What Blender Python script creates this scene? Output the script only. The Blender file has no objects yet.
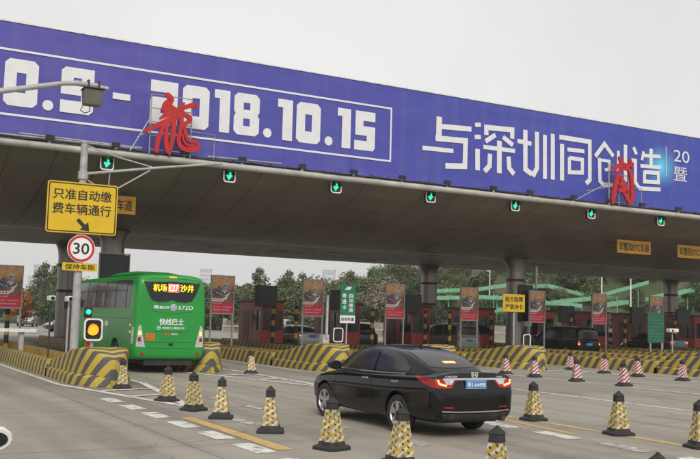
import bpy, bmesh, math, random
from mathutils import Vector, Matrix
from mathutils.bvhtree import BVHTree

R = math.radians
SC = bpy.context.scene
COL = SC.collection

# ------------------------------------------------------------------ camera
cd = bpy.data.cameras.new('camera')
cam = bpy.data.objects.new('camera', cd)
COL.objects.link(cam)
cd.sensor_width = 36.0
cd.lens = 930 / 700 * 36.0
cd.clip_start = 0.1
cd.clip_end = 6000
CAM_H = 1.95
cam.matrix_world = (Matrix.Translation((0, 0, CAM_H)) @ Matrix.Rotation(R(-29.17), 4, 'Z')
                    @ Matrix.Rotation(R(90 + 5.41), 4, 'X') @ Matrix.Rotation(R(1.52), 4, 'Z'))
SC.camera = cam

# ------------------------------------------------------------------ world: overcast daylight
wd = bpy.data.worlds.new('World')
SC.world = wd
wd.use_nodes = True
wt = wd.node_tree
wt.nodes.clear()
sky = wt.nodes.new('ShaderNodeTexSky')
sky.sky_type = 'NISHITA'
sky.sun_disc = False
SUN_EL, SUN_AZ = R(40), R(203)
sky.sun_elevation = SUN_EL
sky.sun_rotation = SUN_AZ
sky.air_density = 1.0
sky.dust_density = 6.0
hs = wt.nodes.new('ShaderNodeHueSaturation')
hs.inputs['Saturation'].default_value = 0.06
wt.links.new(sky.outputs[0], hs.inputs['Color'])
# the cloud deck evens out the clear-sky gradient
mx = wt.nodes.new('ShaderNodeMix')
mx.data_type = 'RGBA'
mx.inputs['Factor'].default_value = 0.8
mx.inputs['B'].default_value = (7.35, 7.3, 7.2, 1)
wt.links.new(hs.outputs[0], mx.inputs['A'])
tc = wt.nodes.new('ShaderNodeTexCoord')
cn = wt.nodes.new('ShaderNodeTexNoise')
cn.inputs['Scale'].default_value = 2.2
cn.inputs['Detail'].default_value = 3
wt.links.new(tc.outputs['Generated'], cn.inputs['Vector'])
cr = wt.nodes.new('ShaderNodeMapRange')
cr.inputs['From Min'].default_value = 0.3
cr.inputs['From Max'].default_value = 0.7
cr.inputs['To Min'].default_value = 0.88
cr.inputs['To Max'].default_value = 1.06
wt.links.new(cn.outputs['Fac'], cr.inputs['Value'])
mm = wt.nodes.new('ShaderNodeVectorMath')
mm.operation = 'SCALE'
wt.links.new(mx.outputs['Result'], mm.inputs[0])
wt.links.new(cr.outputs[0], mm.inputs['Scale'])
bg = wt.nodes.new('ShaderNodeBackground')
bg.inputs['Strength'].default_value = 0.1
wt.links.new(mm.outputs[0], bg.inputs['Color'])
wo = wt.nodes.new('ShaderNodeOutputWorld')
wt.links.new(bg.outputs[0], wo.inputs['Surface'])

# ------------------------------------------------------------------ sun behind the clouds
sd = bpy.data.lights.new('sun', 'SUN')
sd.energy = 1.5
sd.angle = R(25)
sd.color = (1.0, 0.96, 0.9)
sun = bpy.data.objects.new('sun', sd)
COL.objects.link(sun)
sdir = Vector((math.sin(SUN_AZ) * math.cos(SUN_EL), math.cos(SUN_AZ) * math.cos(SUN_EL), math.sin(SUN_EL)))
sun.rotation_euler = sdir.to_track_quat('Z', 'Y').to_euler()

SC.view_settings.view_transform = 'Standard'
SC.view_settings.look = 'None'
SC.view_settings.exposure = 0.45
SC.view_settings.gamma = 1.0
SC.view_settings.use_curve_mapping = False
SC.render.engine = 'CYCLES'
SC.cycles.max_bounces = 6
SC.cycles.use_denoising = True

# ------------------------------------------------------------------ materials
MATS = {}


def nodes(name):
    m = bpy.data.materials.new(name)
    m.use_nodes = True
    t = m.node_tree
    return m, t, t.nodes['Principled BSDF']


def N(t, kind, **kw):
    n = t.nodes.new('ShaderNode' + kind)
    for k, v in kw.items():
        if k in n.inputs:
            n.inputs[k].default_value = v
        else:
            setattr(n, k, v)
    return n


def mixc(t, fac, a, b):
    n = t.nodes.new('ShaderNodeMix')
    n.data_type = 'RGBA'
    for sock, v in (('Factor', fac), ('A', a), ('B', b)):
        if hasattr(v, 'is_output'):
            t.links.new(v, n.inputs[sock])
        elif isinstance(v, (int, float)):
            n.inputs[sock].default_value = v
        else:
            n.inputs[sock].default_value = (*v[:3], 1)
    return n.outputs['Result']


def math_(t, op, a, b=0.0, c=None):
    n = t.nodes.new('ShaderNodeMath')
    n.operation = op
    for i, v in enumerate((a, b) if c is None else (a, b, c)):
        if hasattr(v, 'is_output'):
            t.links.new(v, n.inputs[i])
        else:
            n.inputs[i].default_value = v
    return n.outputs[0]


def ramp(t, val, lo, hi):
    n = t.nodes.new('ShaderNodeMapRange')
    n.inputs['From Min'].default_value = lo
    n.inputs['From Max'].default_value = hi
    t.links.new(val, n.inputs['Value'])
    return n.outputs[0]


def noise(t, scale, detail=3, vec=None, stretch=None, world=False):
    n = N(t, 'TexNoise', Scale=scale, Detail=detail)
    if vec is None:
        if world:
            vec = N(t, 'NewGeometry').outputs['Position']
        else:
            vec = N(t, 'TexCoord').outputs['Object']
    if stretch:
        mp = N(t, 'Mapping')
        mp.inputs['Scale'].default_value = stretch
        t.links.new(vec, mp.inputs['Vector'])
        vec = mp.outputs[0]
    t.links.new(vec, n.inputs['Vector'])
    return n.outputs['Fac']


def pm(name, col, rough=0.6, metal=0.0, var=0.18, scale=3.0, bump=0.0, bscale=20.0, coat=0.0, emit=None, estr=0.0,
       dirt=0.0, stretch=None):
    """plain surface with uneven tone, dirt patches and a little relief"""
    if name in MATS:
        return MATS[name]
    m, t, p = nodes(name)
    f = ramp(t, noise(t, scale, 5, stretch=stretch), 0.3, 0.7)
    c = mixc(t, f, [x * (1 - var) for x in col], [min(1, x * (1 + var)) for x in col])
    if dirt:
        d = ramp(t, noise(t, scale * 0.6, 6, stretch=(1, 1, 0.35)), 0.52, 0.75)
        c = mixc(t, math_(t, 'MULTIPLY', d, dirt), c, (0.12, 0.105, 0.085))
    t.links.new(c, p.inputs['Base Color'])
    p.inputs['Roughness'].default_value = rough
    p.inputs['Metallic'].default_value = metal
    if coat:
        p.inputs['Coat Weight'].default_value = coat
        p.inputs['Coat Roughness'].default_value = 0.06
    if bump:
        b = N(t, 'Bump', Strength=bump, Distance=0.02)
        t.links.new(noise(t, bscale, 4), b.inputs['Height'])
        t.links.new(b.outputs[0], p.inputs['Normal'])
    if emit:
        p.inputs['Emission Color'].default_value = (*emit, 1)
        p.inputs['Emission Strength'].default_value = estr
    MATS[name] = m
    return m


def road_mat():
    m, t, p = nodes('concrete_road')
    pos = N(t, 'NewGeometry').outputs['Position']
    sx = N(t, 'SeparateXYZ')
    t.links.new(pos, sx.inputs[0])
    big = ramp(t, noise(t, 0.12, 5, pos), 0.3, 0.7)
    mid = ramp(t, noise(t, 1.3, 6, pos), 0.3, 0.72)
    fine = ramp(t, noise(t, 38, 3, pos), 0.25, 0.75)
    strk = ramp(t, noise(t, 1.0, 5, pos, (1.7, 0.06, 1)), 0.42, 0.72)
    strk2 = ramp(t, noise(t, 1.0, 4, pos, (0.07, 2.4, 1)), 0.5, 0.75)
    c = mixc(t, big, (0.26, 0.23, 0.185), (0.33, 0.296, 0.243))
    c = mixc(t, math_(t, 'MULTIPLY', mid, 0.35), c, (0.37, 0.34, 0.29))
    c = mixc(t, math_(t, 'MULTIPLY', strk, 0.55), c, (0.115, 0.102, 0.085))
    c = mixc(t, math_(t, 'MULTIPLY', strk2, 0.34), c, (0.15, 0.135, 0.112))
    c = mixc(t, math_(t, 'MULTIPLY', fine, 0.22), c, (0.14, 0.128, 0.11))
    trk = math_(t, 'ABSOLUTE', math_(t, 'SUBTRACT', math_(t, 'FRACT', math_(t, 'DIVIDE', math_(t, 'ADD', sx.outputs['X'], math_(t, 'ADD', 402.1, math_(t, 'MULTIPLY', noise(t, 0.12, 2, pos), 1.2))), 1.78)), 0.5))
    tm = math_(t, 'MULTIPLY', math_(t, 'SUBTRACT', 1.0, ramp(t, trk, 0.02, 0.24)), ramp(t, noise(t, 1.0, 4, pos, (0.4, 0.09, 1)), 0.38, 0.68))
    c = mixc(t, math_(t, 'MULTIPLY', tm, 0.6), c, (0.115, 0.103, 0.088))
    # slab joints
    jx = math_(t, 'FRACT', math_(t, 'DIVIDE', math_(t, 'ADD', sx.outputs['X'], 400.9), 4.83))
    wob = math_(t, 'MULTIPLY', noise(t, 3.0, 2, pos), 0.012)
    jy = math_(t, 'FRACT', math_(t, 'ADD', math_(t, 'DIVIDE', math_(t, 'ADD', sx.outputs['Y'], 402.6), 5.2), wob))
    jj = math_(t, 'MAXIMUM', math_(t, 'LESS_THAN', jx, 0.007), math_(t, 'LESS_THAN', jy, 0.0075))
    # fine cracks
    vo = N(t, 'TexVoronoi', Scale=0.16)
    vo.feature = 'DISTANCE_TO_EDGE'
    mp = N(t, 'Mapping')
    nn = N(t, 'TexNoise', Scale=0.7, Detail=5)
    t.links.new(pos, nn.inputs['Vector'])
    va = N(t, 'VectorMath')
    va.operation = 'MULTIPLY_ADD'
    t.links.new(nn.outputs['Color'], va.inputs[0])
    va.inputs[1].default_value = (2.4, 2.4, 0)
    t.links.new(pos, va.inputs[2])
    t.links.new(va.outputs[0], vo.inputs['Vector'])
    ck = math_(t, 'LESS_THAN', vo.outputs['Distance'], 0.0028)
    jj = math_(t, 'MAXIMUM', math_(t, 'MULTIPLY', jj, 0.62), math_(t, 'MULTIPLY', ck, 0.28))
    c = mixc(t, jj, c, (0.06, 0.054, 0.045))
    # repaired patches of darker and paler concrete
    cell = N(t, 'TexVoronoi', Scale=0.2)
    cell.distance = 'CHEBYCHEV'
    t.links.new(pos, cell.inputs['Vector'])
    sc_ = N(t, 'SeparateColor')
    t.links.new(cell.outputs['Color'], sc_.inputs[0])
    c = mixc(t, math_(t, 'MULTIPLY', math_(t, 'GREATER_THAN', sc_.outputs[0], 0.8), 0.14), c, (0.12, 0.11, 0.096))
    c = mixc(t, math_(t, 'MULTIPLY', math_(t, 'LESS_THAN', sc_.outputs[0], 0.16), 0.16), c, (0.40, 0.37, 0.32))
    # oil spots down the lane centres
    oil = ramp(t, noise(t, 0.9, 4, pos, (1, 0.35, 1)), 0.62, 0.8)
    c = mixc(t, math_(t, 'MULTIPLY', oil, 0.5), c, (0.085, 0.077, 0.066))
    t.links.new(c, p.inputs['Base Color'])
    p.inputs['Roughness'].default_value = 0.82
    b = N(t, 'Bump', Strength=0.35, Distance=0.01)
    t.links.new(noise(t, 60, 3, pos), b.inputs['Height'])
    t.links.new(b.outputs[0], p.inputs['Normal'])
    return m


def paint_mat(name, col, wear):
    m, t, p = nodes(name)
    pos = N(t, 'NewGeometry').outputs['Position']
    w = ramp(t, noise(t, 5.5, 8, pos), wear - 0.09, wear + 0.09)
    s = ramp(t, noise(t, 1.0, 5, pos, (3.5, 0.2, 1)), 0.4, 0.8)
    c = mixc(t, w, (0.22, 0.197, 0.16), col)
    c = mixc(t, math_(t, 'MULTIPLY', s, 0.45), c, (0.2, 0.18, 0.15))
    t.links.new(c, p.inputs['Base Color'])
    p.inputs['Roughness'].default_value = 0.7
    return m


def stripe_mat(name, a, b, period=0.5, duty=0.5, dirt=0.5):
    """painted diagonal stripes that follow the UV u coordinate"""
    m, t, p = nodes(name)
    uv = N(t, 'UVMap')
    sx = N(t, 'SeparateXYZ')
    t.links.new(uv.outputs[0], sx.inputs[0])
    wob = math_(t, 'MULTIPLY', math_(t, 'SUBTRACT', noise(t, 9, 3), 0.5), 0.03)
    f = math_(t, 'FRACT', math_(t, 'ADD', math_(t, 'DIVIDE', sx.outputs['X'], period), math_(t, 'ADD', wob, 50)))
    k = math_(t, 'GREATER_THAN', f, duty)
    c = mixc(t, k, a, b)
    chips = ramp(t, noise(t, 14, 6), 0.60, 0.68)
    c = mixc(t, math_(t, 'MULTIPLY', chips, 0.5), c, (0.20, 0.185, 0.155))
    g = ramp(t, noise(t, 1.6, 6, stretch=(1, 1, 0.4)), 0.4, 0.8)
    c = mixc(t, math_(t, 'MULTIPLY', g, dirt), c, (0.105, 0.092, 0.072))
    t.links.new(c, p.inputs['Base Color'])
    p.inputs['Roughness'].default_value = 0.65
    bb = N(t, 'Bump', Strength=0.3, Distance=0.01)
    t.links.new(noise(t, 30, 4), bb.inputs['Height'])
    t.links.new(bb.outputs[0], p.inputs['Normal'])
    return m


def cone_mat(name, cols, dirt=0.35):
    """reflective sleeve printed with slanted bands (three inks)"""
    m, t, p = nodes(name)
    uv = N(t, 'UVMap')
    sx = N(t, 'SeparateXYZ')
    t.links.new(uv.outputs[0], sx.inputs[0])
    u, v = sx.outputs['X'], sx.outputs['Y']
    d = math_(t, 'ADD', math_(t, 'MULTIPLY', u, -0.75), v)
    f = math_(t, 'FRACT', math_(t, 'ADD', math_(t, 'DIVIDE', d, 0.125), 10))
    c = mixc(t, math_(t, 'GREATER_THAN', f, 0.62 if len(cols) > 2 else 0.5), cols[0], cols[1])
    if len(cols) > 2:
        f2 = math_(t, 'FRACT', math_(t, 'ADD', math_(t, 'DIVIDE', math_(t, 'ADD', v, math_(t, 'MULTIPLY', u, 0.5)), 0.078), 10.3))
        a = math_(t, 'LESS_THAN', math_(t, 'ABSOLUTE', math_(t, 'SUBTRACT', math_(t, 'ABSOLUTE', u), 0.042)), 0.018)
        k = math_(t, 'MULTIPLY', math_(t, 'GREATER_THAN', f2, 0.64), a)
        c = mixc(t, k, c, cols[2])
    oi = N(t, 'ObjectInfo')
    ov = N(t, 'VectorMath')
    t.links.new(N(t, 'TexCoord').outputs['Object'], ov.inputs[0])
    t.links.new(math_(t, 'MULTIPLY', oi.outputs['Random'], 40.0), ov.inputs[1])
    g = ramp(t, noise(t, 7, 6, ov.outputs[0]), 0.36, 0.74)
    c = mixc(t, math_(t, 'MULTIPLY', g, dirt), c, (0.13, 0.115, 0.09))
    t.links.new(c, p.inputs['Base Color'])
    p.inputs['Roughness'].default_value = 0.4
    return m


def leaf_mat(name, a, b, cmix=0.5):
    m, t, p = nodes(name)
    oi = N(t, 'ObjectInfo')
    n1 = ramp(t, noise(t, 0.9, 4), 0.3, 0.7)
    c = mixc(t, n1, a, b)
    hsv = N(t, 'HueSaturation')
    v = math_(t, 'ADD', math_(t, 'MULTIPLY', oi.outputs['Random'], 0.5), 0.75)
    h = math_(t, 'ADD', math_(t, 'MULTIPLY', oi.outputs['Random'], 0.05), 0.475)
    t.links.new(v, hsv.inputs['Value'])
    t.links.new(h, hsv.inputs['Hue'])
    t.links.new(c, hsv.inputs['Color'])
    t.links.new(hsv.outputs[0], p.inputs['Base Color'])
    p.inputs['Roughness'].default_value = 0.6
    return m


def hill_mat():
    m, t, p = nodes('hill_grass')
    pos = N(t, 'NewGeometry').outputs['Position']
    a = ramp(t, noise(t, 0.07, 6, pos), 0.35, 0.65)
    b = ramp(t, noise(t, 0.6, 6, pos), 0.35, 0.7)
    e = ramp(t, noise(t, 0.11, 5, pos, (1, 1, 3)), 0.56, 0.68)
    c = mixc(t, a, (0.042, 0.064, 0.022), (0.082, 0.098, 0.036))
    c = mixc(t, math_(t, 'MULTIPLY', b, 0.55), c, (0.032, 0.055, 0.02))
    c = mixc(t, math_(t, 'MULTIPLY', e, 0.6), c, (0.19, 0.155, 0.105))
    t.links.new(c, p.inputs['Base Color'])
    p.inputs['Roughness'].default_value = 0.95
    bb = N(t, 'Bump', Strength=0.8, Distance=0.4)
    t.links.new(noise(t, 1.5, 6, pos), bb.inputs['Height'])
    t.links.new(bb.outputs[0], p.inputs['Normal'])
    return m


def banner_mat():
    m, t, p = nodes('banner_fabric')
    pos = N(t, 'NewGeometry').outputs['Position']
    sx = N(t, 'SeparateXYZ')
    t.links.new(pos, sx.inputs[0])
    # printed colour runs from violet blue at one end to a purer blue at the other
    f = ramp(t, sx.outputs['X'], 8, 42)
    c = mixc(t, f, (0.063, 0.055, 0.30), (0.030, 0.055, 0.335))
    n = ramp(t, noise(t, 0.8, 4, pos, (0.5, 1, 1.4)), 0.3, 0.7)
    c = mixc(t, math_(t, 'MULTIPLY', n, 0.22), c, (0.085, 0.08, 0.36))
    # welded seams between the vinyl widths, rain streaks below the top hem
    sm = math_(t, 'FRACT', math_(t, 'DIVIDE', math_(t, 'ADD', sx.outputs['X'], 101.3), 3.17))
    c = mixc(t, math_(t, 'MULTIPLY', math_(t, 'LESS_THAN', sm, 0.012), 0.28), c, (0.03, 0.028, 0.16))
    wd_ = ramp(t, noise(t, 1.0, 4, pos, (2.6, 1, 0.16)), 0.5, 0.8)
    c = mixc(t, math_(t, 'MULTIPLY', wd_, 0.28), c, (0.15, 0.14, 0.30))
    # printed star burst at the end of the headline
    dx = math_(t, 'MULTIPLY', math_(t, 'SUBTRACT', sx.outputs['X'], 38.0), 0.85)
    dz = math_(t, 'SUBTRACT', sx.outputs['Z'], 10.35)
    rr = math_(t, 'SQRT', math_(t, 'ADD', math_(t, 'MULTIPLY', dx, dx), math_(t, 'MULTIPLY', dz, dz)))
    g = math_(t, 'POWER', math_(t, 'SUBTRACT', 1.0, ramp(t, rr, 0.0, 1.25)), 1.6)
    c = mixc(t, g, c, (0.10, 0.62, 0.85))
    t.links.new(c, p.inputs['Base Color'])
    p.inputs['Roughness'].default_value = 0.55
    b = N(t, 'Bump', Strength=0.55, Distance=0.12)
    h = math_(t, 'ADD', noise(t, 0.8, 1, pos, (0.5, 1, 1.6)), math_(t, 'MULTIPLY', noise(t, 0.8, 1, pos, (1.8, 1, 0.4)), 0.5))
    t.links.new(h, b.inputs['Height'])
    t.links.new(b.outputs[0], p.inputs['Normal'])
    return m


def poster_mat():
    """autumn print: orange leaves above, a dark to red ground below"""
    m, t, p = nodes('poster_print')
    tc = N(t, 'TexCoord').outputs['Object']
    sx = N(t, 'SeparateXYZ')
    t.links.new(tc, sx.inputs[0])
    z = sx.outputs['Z']
    a = ramp(t, noise(t, 4.5, 5, tc), 0.4, 0.6)
    c = mixc(t, a, (0.60, 0.50, 0.40), (0.74, 0.29, 0.03))
    b = ramp(t, noise(t, 9, 4, tc), 0.45, 0.6)
    dark = mixc(t, b, (0.17, 0.075, 0.06), (0.36, 0.17, 0.11))
    f = ramp(t, math_(t, 'ADD', z, math_(t, 'MULTIPLY', noise(t, 3, 3, tc), 0.5)), 3.15, 3.42)
    c = mixc(t, f, dark, c)
    k = math_(t, 'LESS_THAN', math_(t, 'ADD', z, math_(t, 'MULTIPLY', sx.outputs['X'], 0.02)), 2.36)
    c = mixc(t, k, c, (0.66, 0.018, 0.06))
    t.links.new(c, p.inputs['Base Color'])
    p.inputs['Roughness'].default_value = 0.4
    return m


M = {}
M['road'] = road_mat()
M['white_paint'] = paint_mat('white_road_paint', (0.66, 0.64, 0.60), 0.41)
M['worn_paint'] = paint_mat('worn_white_paint', (0.55, 0.53, 0.49), 0.53)
M['yellow_paint'] = paint_mat('yellow_road_paint', (0.54, 0.35, 0.095), 0.40)
M['stripe'] = stripe_mat('yellow_black_stripes', (0.46, 0.33, 0.035), (0.075, 0.07, 0.072), 0.5, 0.52, 0.35)
M['bollard'] = stripe_mat('yellow_black_bands', (0.55, 0.34, 0.03), (0.018, 0.018, 0.02), 0.62, 0.42, 0.2)
M['ycone'] = cone_mat('yellow_sleeve', ((0.46, 0.30, 0.012), (0.55, 0.55, 0.53), (0.02, 0.02, 0.02)), 0.62)
M['rcone'] = cone_mat('red_sleeve', ((0.38, 0.025, 0.03), (0.62, 0.60, 0.58)))
M['rubber'] = pm('black_rubber', (0.018, 0.018, 0.019), 0.75, bump=0.2, dirt=0.25, scale=9)
M['tyre'] = pm('tyre_rubber', (0.016, 0.016, 0.016), 0.85, bump=0.3, dirt=0.2, scale=9)
M['steel'] = pm('galvanised_steel', (0.34, 0.34, 0.33), 0.5, 0.55, dirt=0.35, scale=5)
M['grey_post'] = pm('grey_post_paint', (0.36, 0.36, 0.35), 0.5, 0.15, dirt=0.3, scale=5)
M['dark_metal'] = pm('dark_metal', (0.03, 0.03, 0.032), 0.5, dirt=0.15)
M['black_gloss'] = pm('black_plastic', (0.012, 0.012, 0.013), 0.3)
M['white'] = pm('white_enamel', (0.68, 0.68, 0.66), 0.45, dirt=0.3, scale=6)
M['sign_yellow'] = pm('yellow_sign_sheet', (0.62, 0.40, 0.006), 0.4, var=0.06)
M['sign_amber'] = pm('amber_sign_sheet', (0.62, 0.31, 0.015), 0.45, var=0.1)
M['ink'] = pm('black_ink', (0.014, 0.013, 0.012), 0.5)
M['white_sheet'] = pm('white_sheeting', (0.72, 0.72, 0.72), 0.45, var=0.05)
M['red_sheet'] = pm('red_sheeting', (0.50, 0.012, 0.02), 0.45, var=0.08)
M['green_sheet'] = pm('green_sheeting', (0.008, 0.16, 0.075), 0.45, var=0.08)
M['green_dull'] = pm('dull_green_sheeting', (0.010, 0.10, 0.055), 0.5, var=0.2)
M['red_char'] = pm('red_lacquer', (0.42, 0.006, 0.010), 0.55, var=0.12, scale=5)
M['banner'] = banner_mat()
M['banner_white'] = pm('banner_white_print', (0.66, 0.66, 0.67), 0.55, var=0.05, bump=0.15, bscale=1.5)
M['slope'] = pm('canopy_cladding_shaded', (0.185, 0.158, 0.132), 0.36, 0.25, var=0.16, scale=0.35, dirt=0.5, bump=0.06, bscale=3)  # brown cladding, darkened further so its colour carries the shade beside the soffit
M['soffit'] = pm('soffit_cladding_lit', (0.50, 0.475, 0.44), 0.5, 0.0, var=0.12, scale=0.4, dirt=0.3)  # paler than the slope: light bounced off the ground put into the colour
M['pipe'] = pm('edge_pipe', (0.40, 0.385, 0.35), 0.5, 0.1, dirt=0.55, scale=1.2)
M['seam'] = pm('panel_seam', (0.07, 0.06, 0.05), 0.8)
M['column'] = pm('column_steel', (0.27, 0.255, 0.235), 0.30, 0.75, var=0.1, scale=1.5, dirt=0.35)
M['booth_red'] = pm('booth_red_paint', (0.45, 0.055, 0.032), 0.45, var=0.15, dirt=0.3, scale=1.6)
M['booth_dark'] = pm('booth_dark_panel', (0.075, 0.03, 0.025), 0.5, dirt=0.2)
M['glass'] = pm('dark_glass', (0.012, 0.014, 0.015), 0.06, var=0.1)
M['tint'] = pm('tinted_window', (0.022, 0.024, 0.025), 0.16, var=0.35, scale=2.0)
M['screen'] = pm('unlit_screen', (0.022, 0.024, 0.024), 0.35, var=0.25)
M['concrete'] = pm('island_concrete', (0.26, 0.24, 0.20), 0.85, dirt=0.4, bump=0.3, scale=2)
M['yellow_wall'] = pm('yellow_wall_paint', (0.42, 0.26, 0.035), 0.65, dirt=0.4, scale=2)
M['poster'] = poster_mat()
M['p_blue'] = pm('poster_slate_ink', (0.055, 0.075, 0.13), 0.4, var=0.4, scale=8)
M['p_grey'] = pm('poster_grey_ink', (0.33, 0.35, 0.40), 0.4, var=0.4, scale=9)
M['p_white'] = pm('poster_white_ink', (0.80, 0.78, 0.76), 0.4, var=0.1)
M['car_black'] = pm('black_car_paint', (0.005, 0.0045, 0.0045), 0.10, var=0.3, scale=2)
M['car_black'].node_tree.nodes['Principled BSDF'].inputs['Specular IOR Level'].default_value = 0.42
M['car_dark'] = pm('dark_grey_car_paint', (0.026, 0.026, 0.027), 0.3, coat=0.8)
M['car_silver'] = pm('silver_car_paint', (0.36, 0.36, 0.36), 0.32, 0.35, coat=0.6)
M['car_white'] = pm('white_car_paint', (0.66, 0.66, 0.65), 0.3, coat=0.8)
M['bus_green'] = pm('green_bus_paint', (0.012, 0.25, 0.035), 0.33, var=0.06, coat=0.08, scale=1.2, dirt=0.05)
M['badge'] = pm('silver_badge', (0.62, 0.62, 0.62), 0.3, 0.25, var=0.05)
M['chrome'] = pm('chrome_trim', (0.62, 0.62, 0.63), 0.18, 0.9, var=0.05)
M['alloy'] = pm('machined_alloy', (0.55, 0.55, 0.56), 0.3, 0.8)
M['alloy_dark'] = pm('dark_alloy', (0.035, 0.035, 0.037), 0.4, 0.4)
M['lamp_red'] = pm('red_lamp_lens', (0.24, 0.004, 0.007), 0.2, var=0.25, emit=(1, 0.02, 0.015), estr=0.07)
M['lamp_lit'] = pm('lit_brake_lamp', (0.8, 0.15, 0.05), 0.3, emit=(1.0, 0.34, 0.12), estr=1.7)
M['lamp_orange'] = pm('lit_orange_lamp', (0.8, 0.25, 0.03), 0.3, emit=(1.0, 0.30, 0.03), estr=0.9)
M['lamp_clear'] = pm('clear_lamp_lens', (0.55, 0.55, 0.56), 0.12, 0.3, var=0.3, scale=12)
M['lit_green'] = pm('lit_green_lamp', (0.02, 0.5, 0.3), 0.3, emit=(0.01, 1.0, 0.36), estr=1.1)
M['lit_amber'] = pm('lit_amber_lamp', (0.8, 0.35, 0.02), 0.3, emit=(1.0, 0.30, 0.01), estr=0.95)
M['led_yellow'] = pm('lit_yellow_led', (0.6, 0.5, 0.0), 0.4, emit=(1.0, 0.68, 0.01), estr=0.75)
M['led_red'] = pm('lit_red_led', (0.5, 0.02, 0.0), 0.4, emit=(1.0, 0.16, 0.10), estr=0.9)
M['led_white'] = pm('lit_white_led', (0.7, 0.7, 0.6), 0.4, emit=(1.0, 0.80, 0.66), estr=0.8)
M['plate_blue'] = pm('blue_number_plate', (0.03, 0.20, 0.46), 0.35, var=0.06)
M['orange_mark'] = pm('orange_reflector', (0.62, 0.13, 0.01), 0.35)
M['ramp_green'] = pm('pale_green_paint', (0.17, 0.37, 0.22), 0.55, var=0.12, dirt=0.15)
M['bark'] = pm('tree_bark', (0.10, 0.075, 0.052), 0.9, bump=0.4, bscale=6)
M['leaf_a'] = leaf_mat('olive_leaves', (0.050, 0.066, 0.018), (0.115, 0.135, 0.042))
M['leaf_b'] = leaf_mat('deep_green_leaves', (0.032, 0.052, 0.016), (0.078, 0.105, 0.034))
M['leaf_c'] = leaf_mat('pale_leaves', (0.080, 0.095, 0.030), (0.15, 0.165, 0.06))
M['leaf_o'] = leaf_mat('orange_leaves', (0.34, 0.10, 0.02), (0.42, 0.18, 0.05))
M['leaf_p'] = leaf_mat('pinkish_blossom', (0.14, 0.115, 0.085), (0.24, 0.19, 0.15))
M['hill'] = hill_mat()
M['facade'] = pm('haze_pale_facade', (0.55, 0.56, 0.57), 0.7, var=0.06, scale=0.05)  # far facades lightened so their colour carries part of the distance haze
M['facade_grey'] = pm('grey_facade', (0.45, 0.48, 0.50), 0.7, var=0.08, scale=0.05)
M['facade_blue'] = pm('blue_panel', (0.05, 0.13, 0.42), 0.6)
M['far_glass'] = pm('haze_pale_window_glass', (0.33, 0.35, 0.37), 0.2)  # kept close to the facade tone: distance haze put into the colour
M['skin'] = pm('skin', (0.45, 0.27, 0.19), 0.5)

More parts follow.
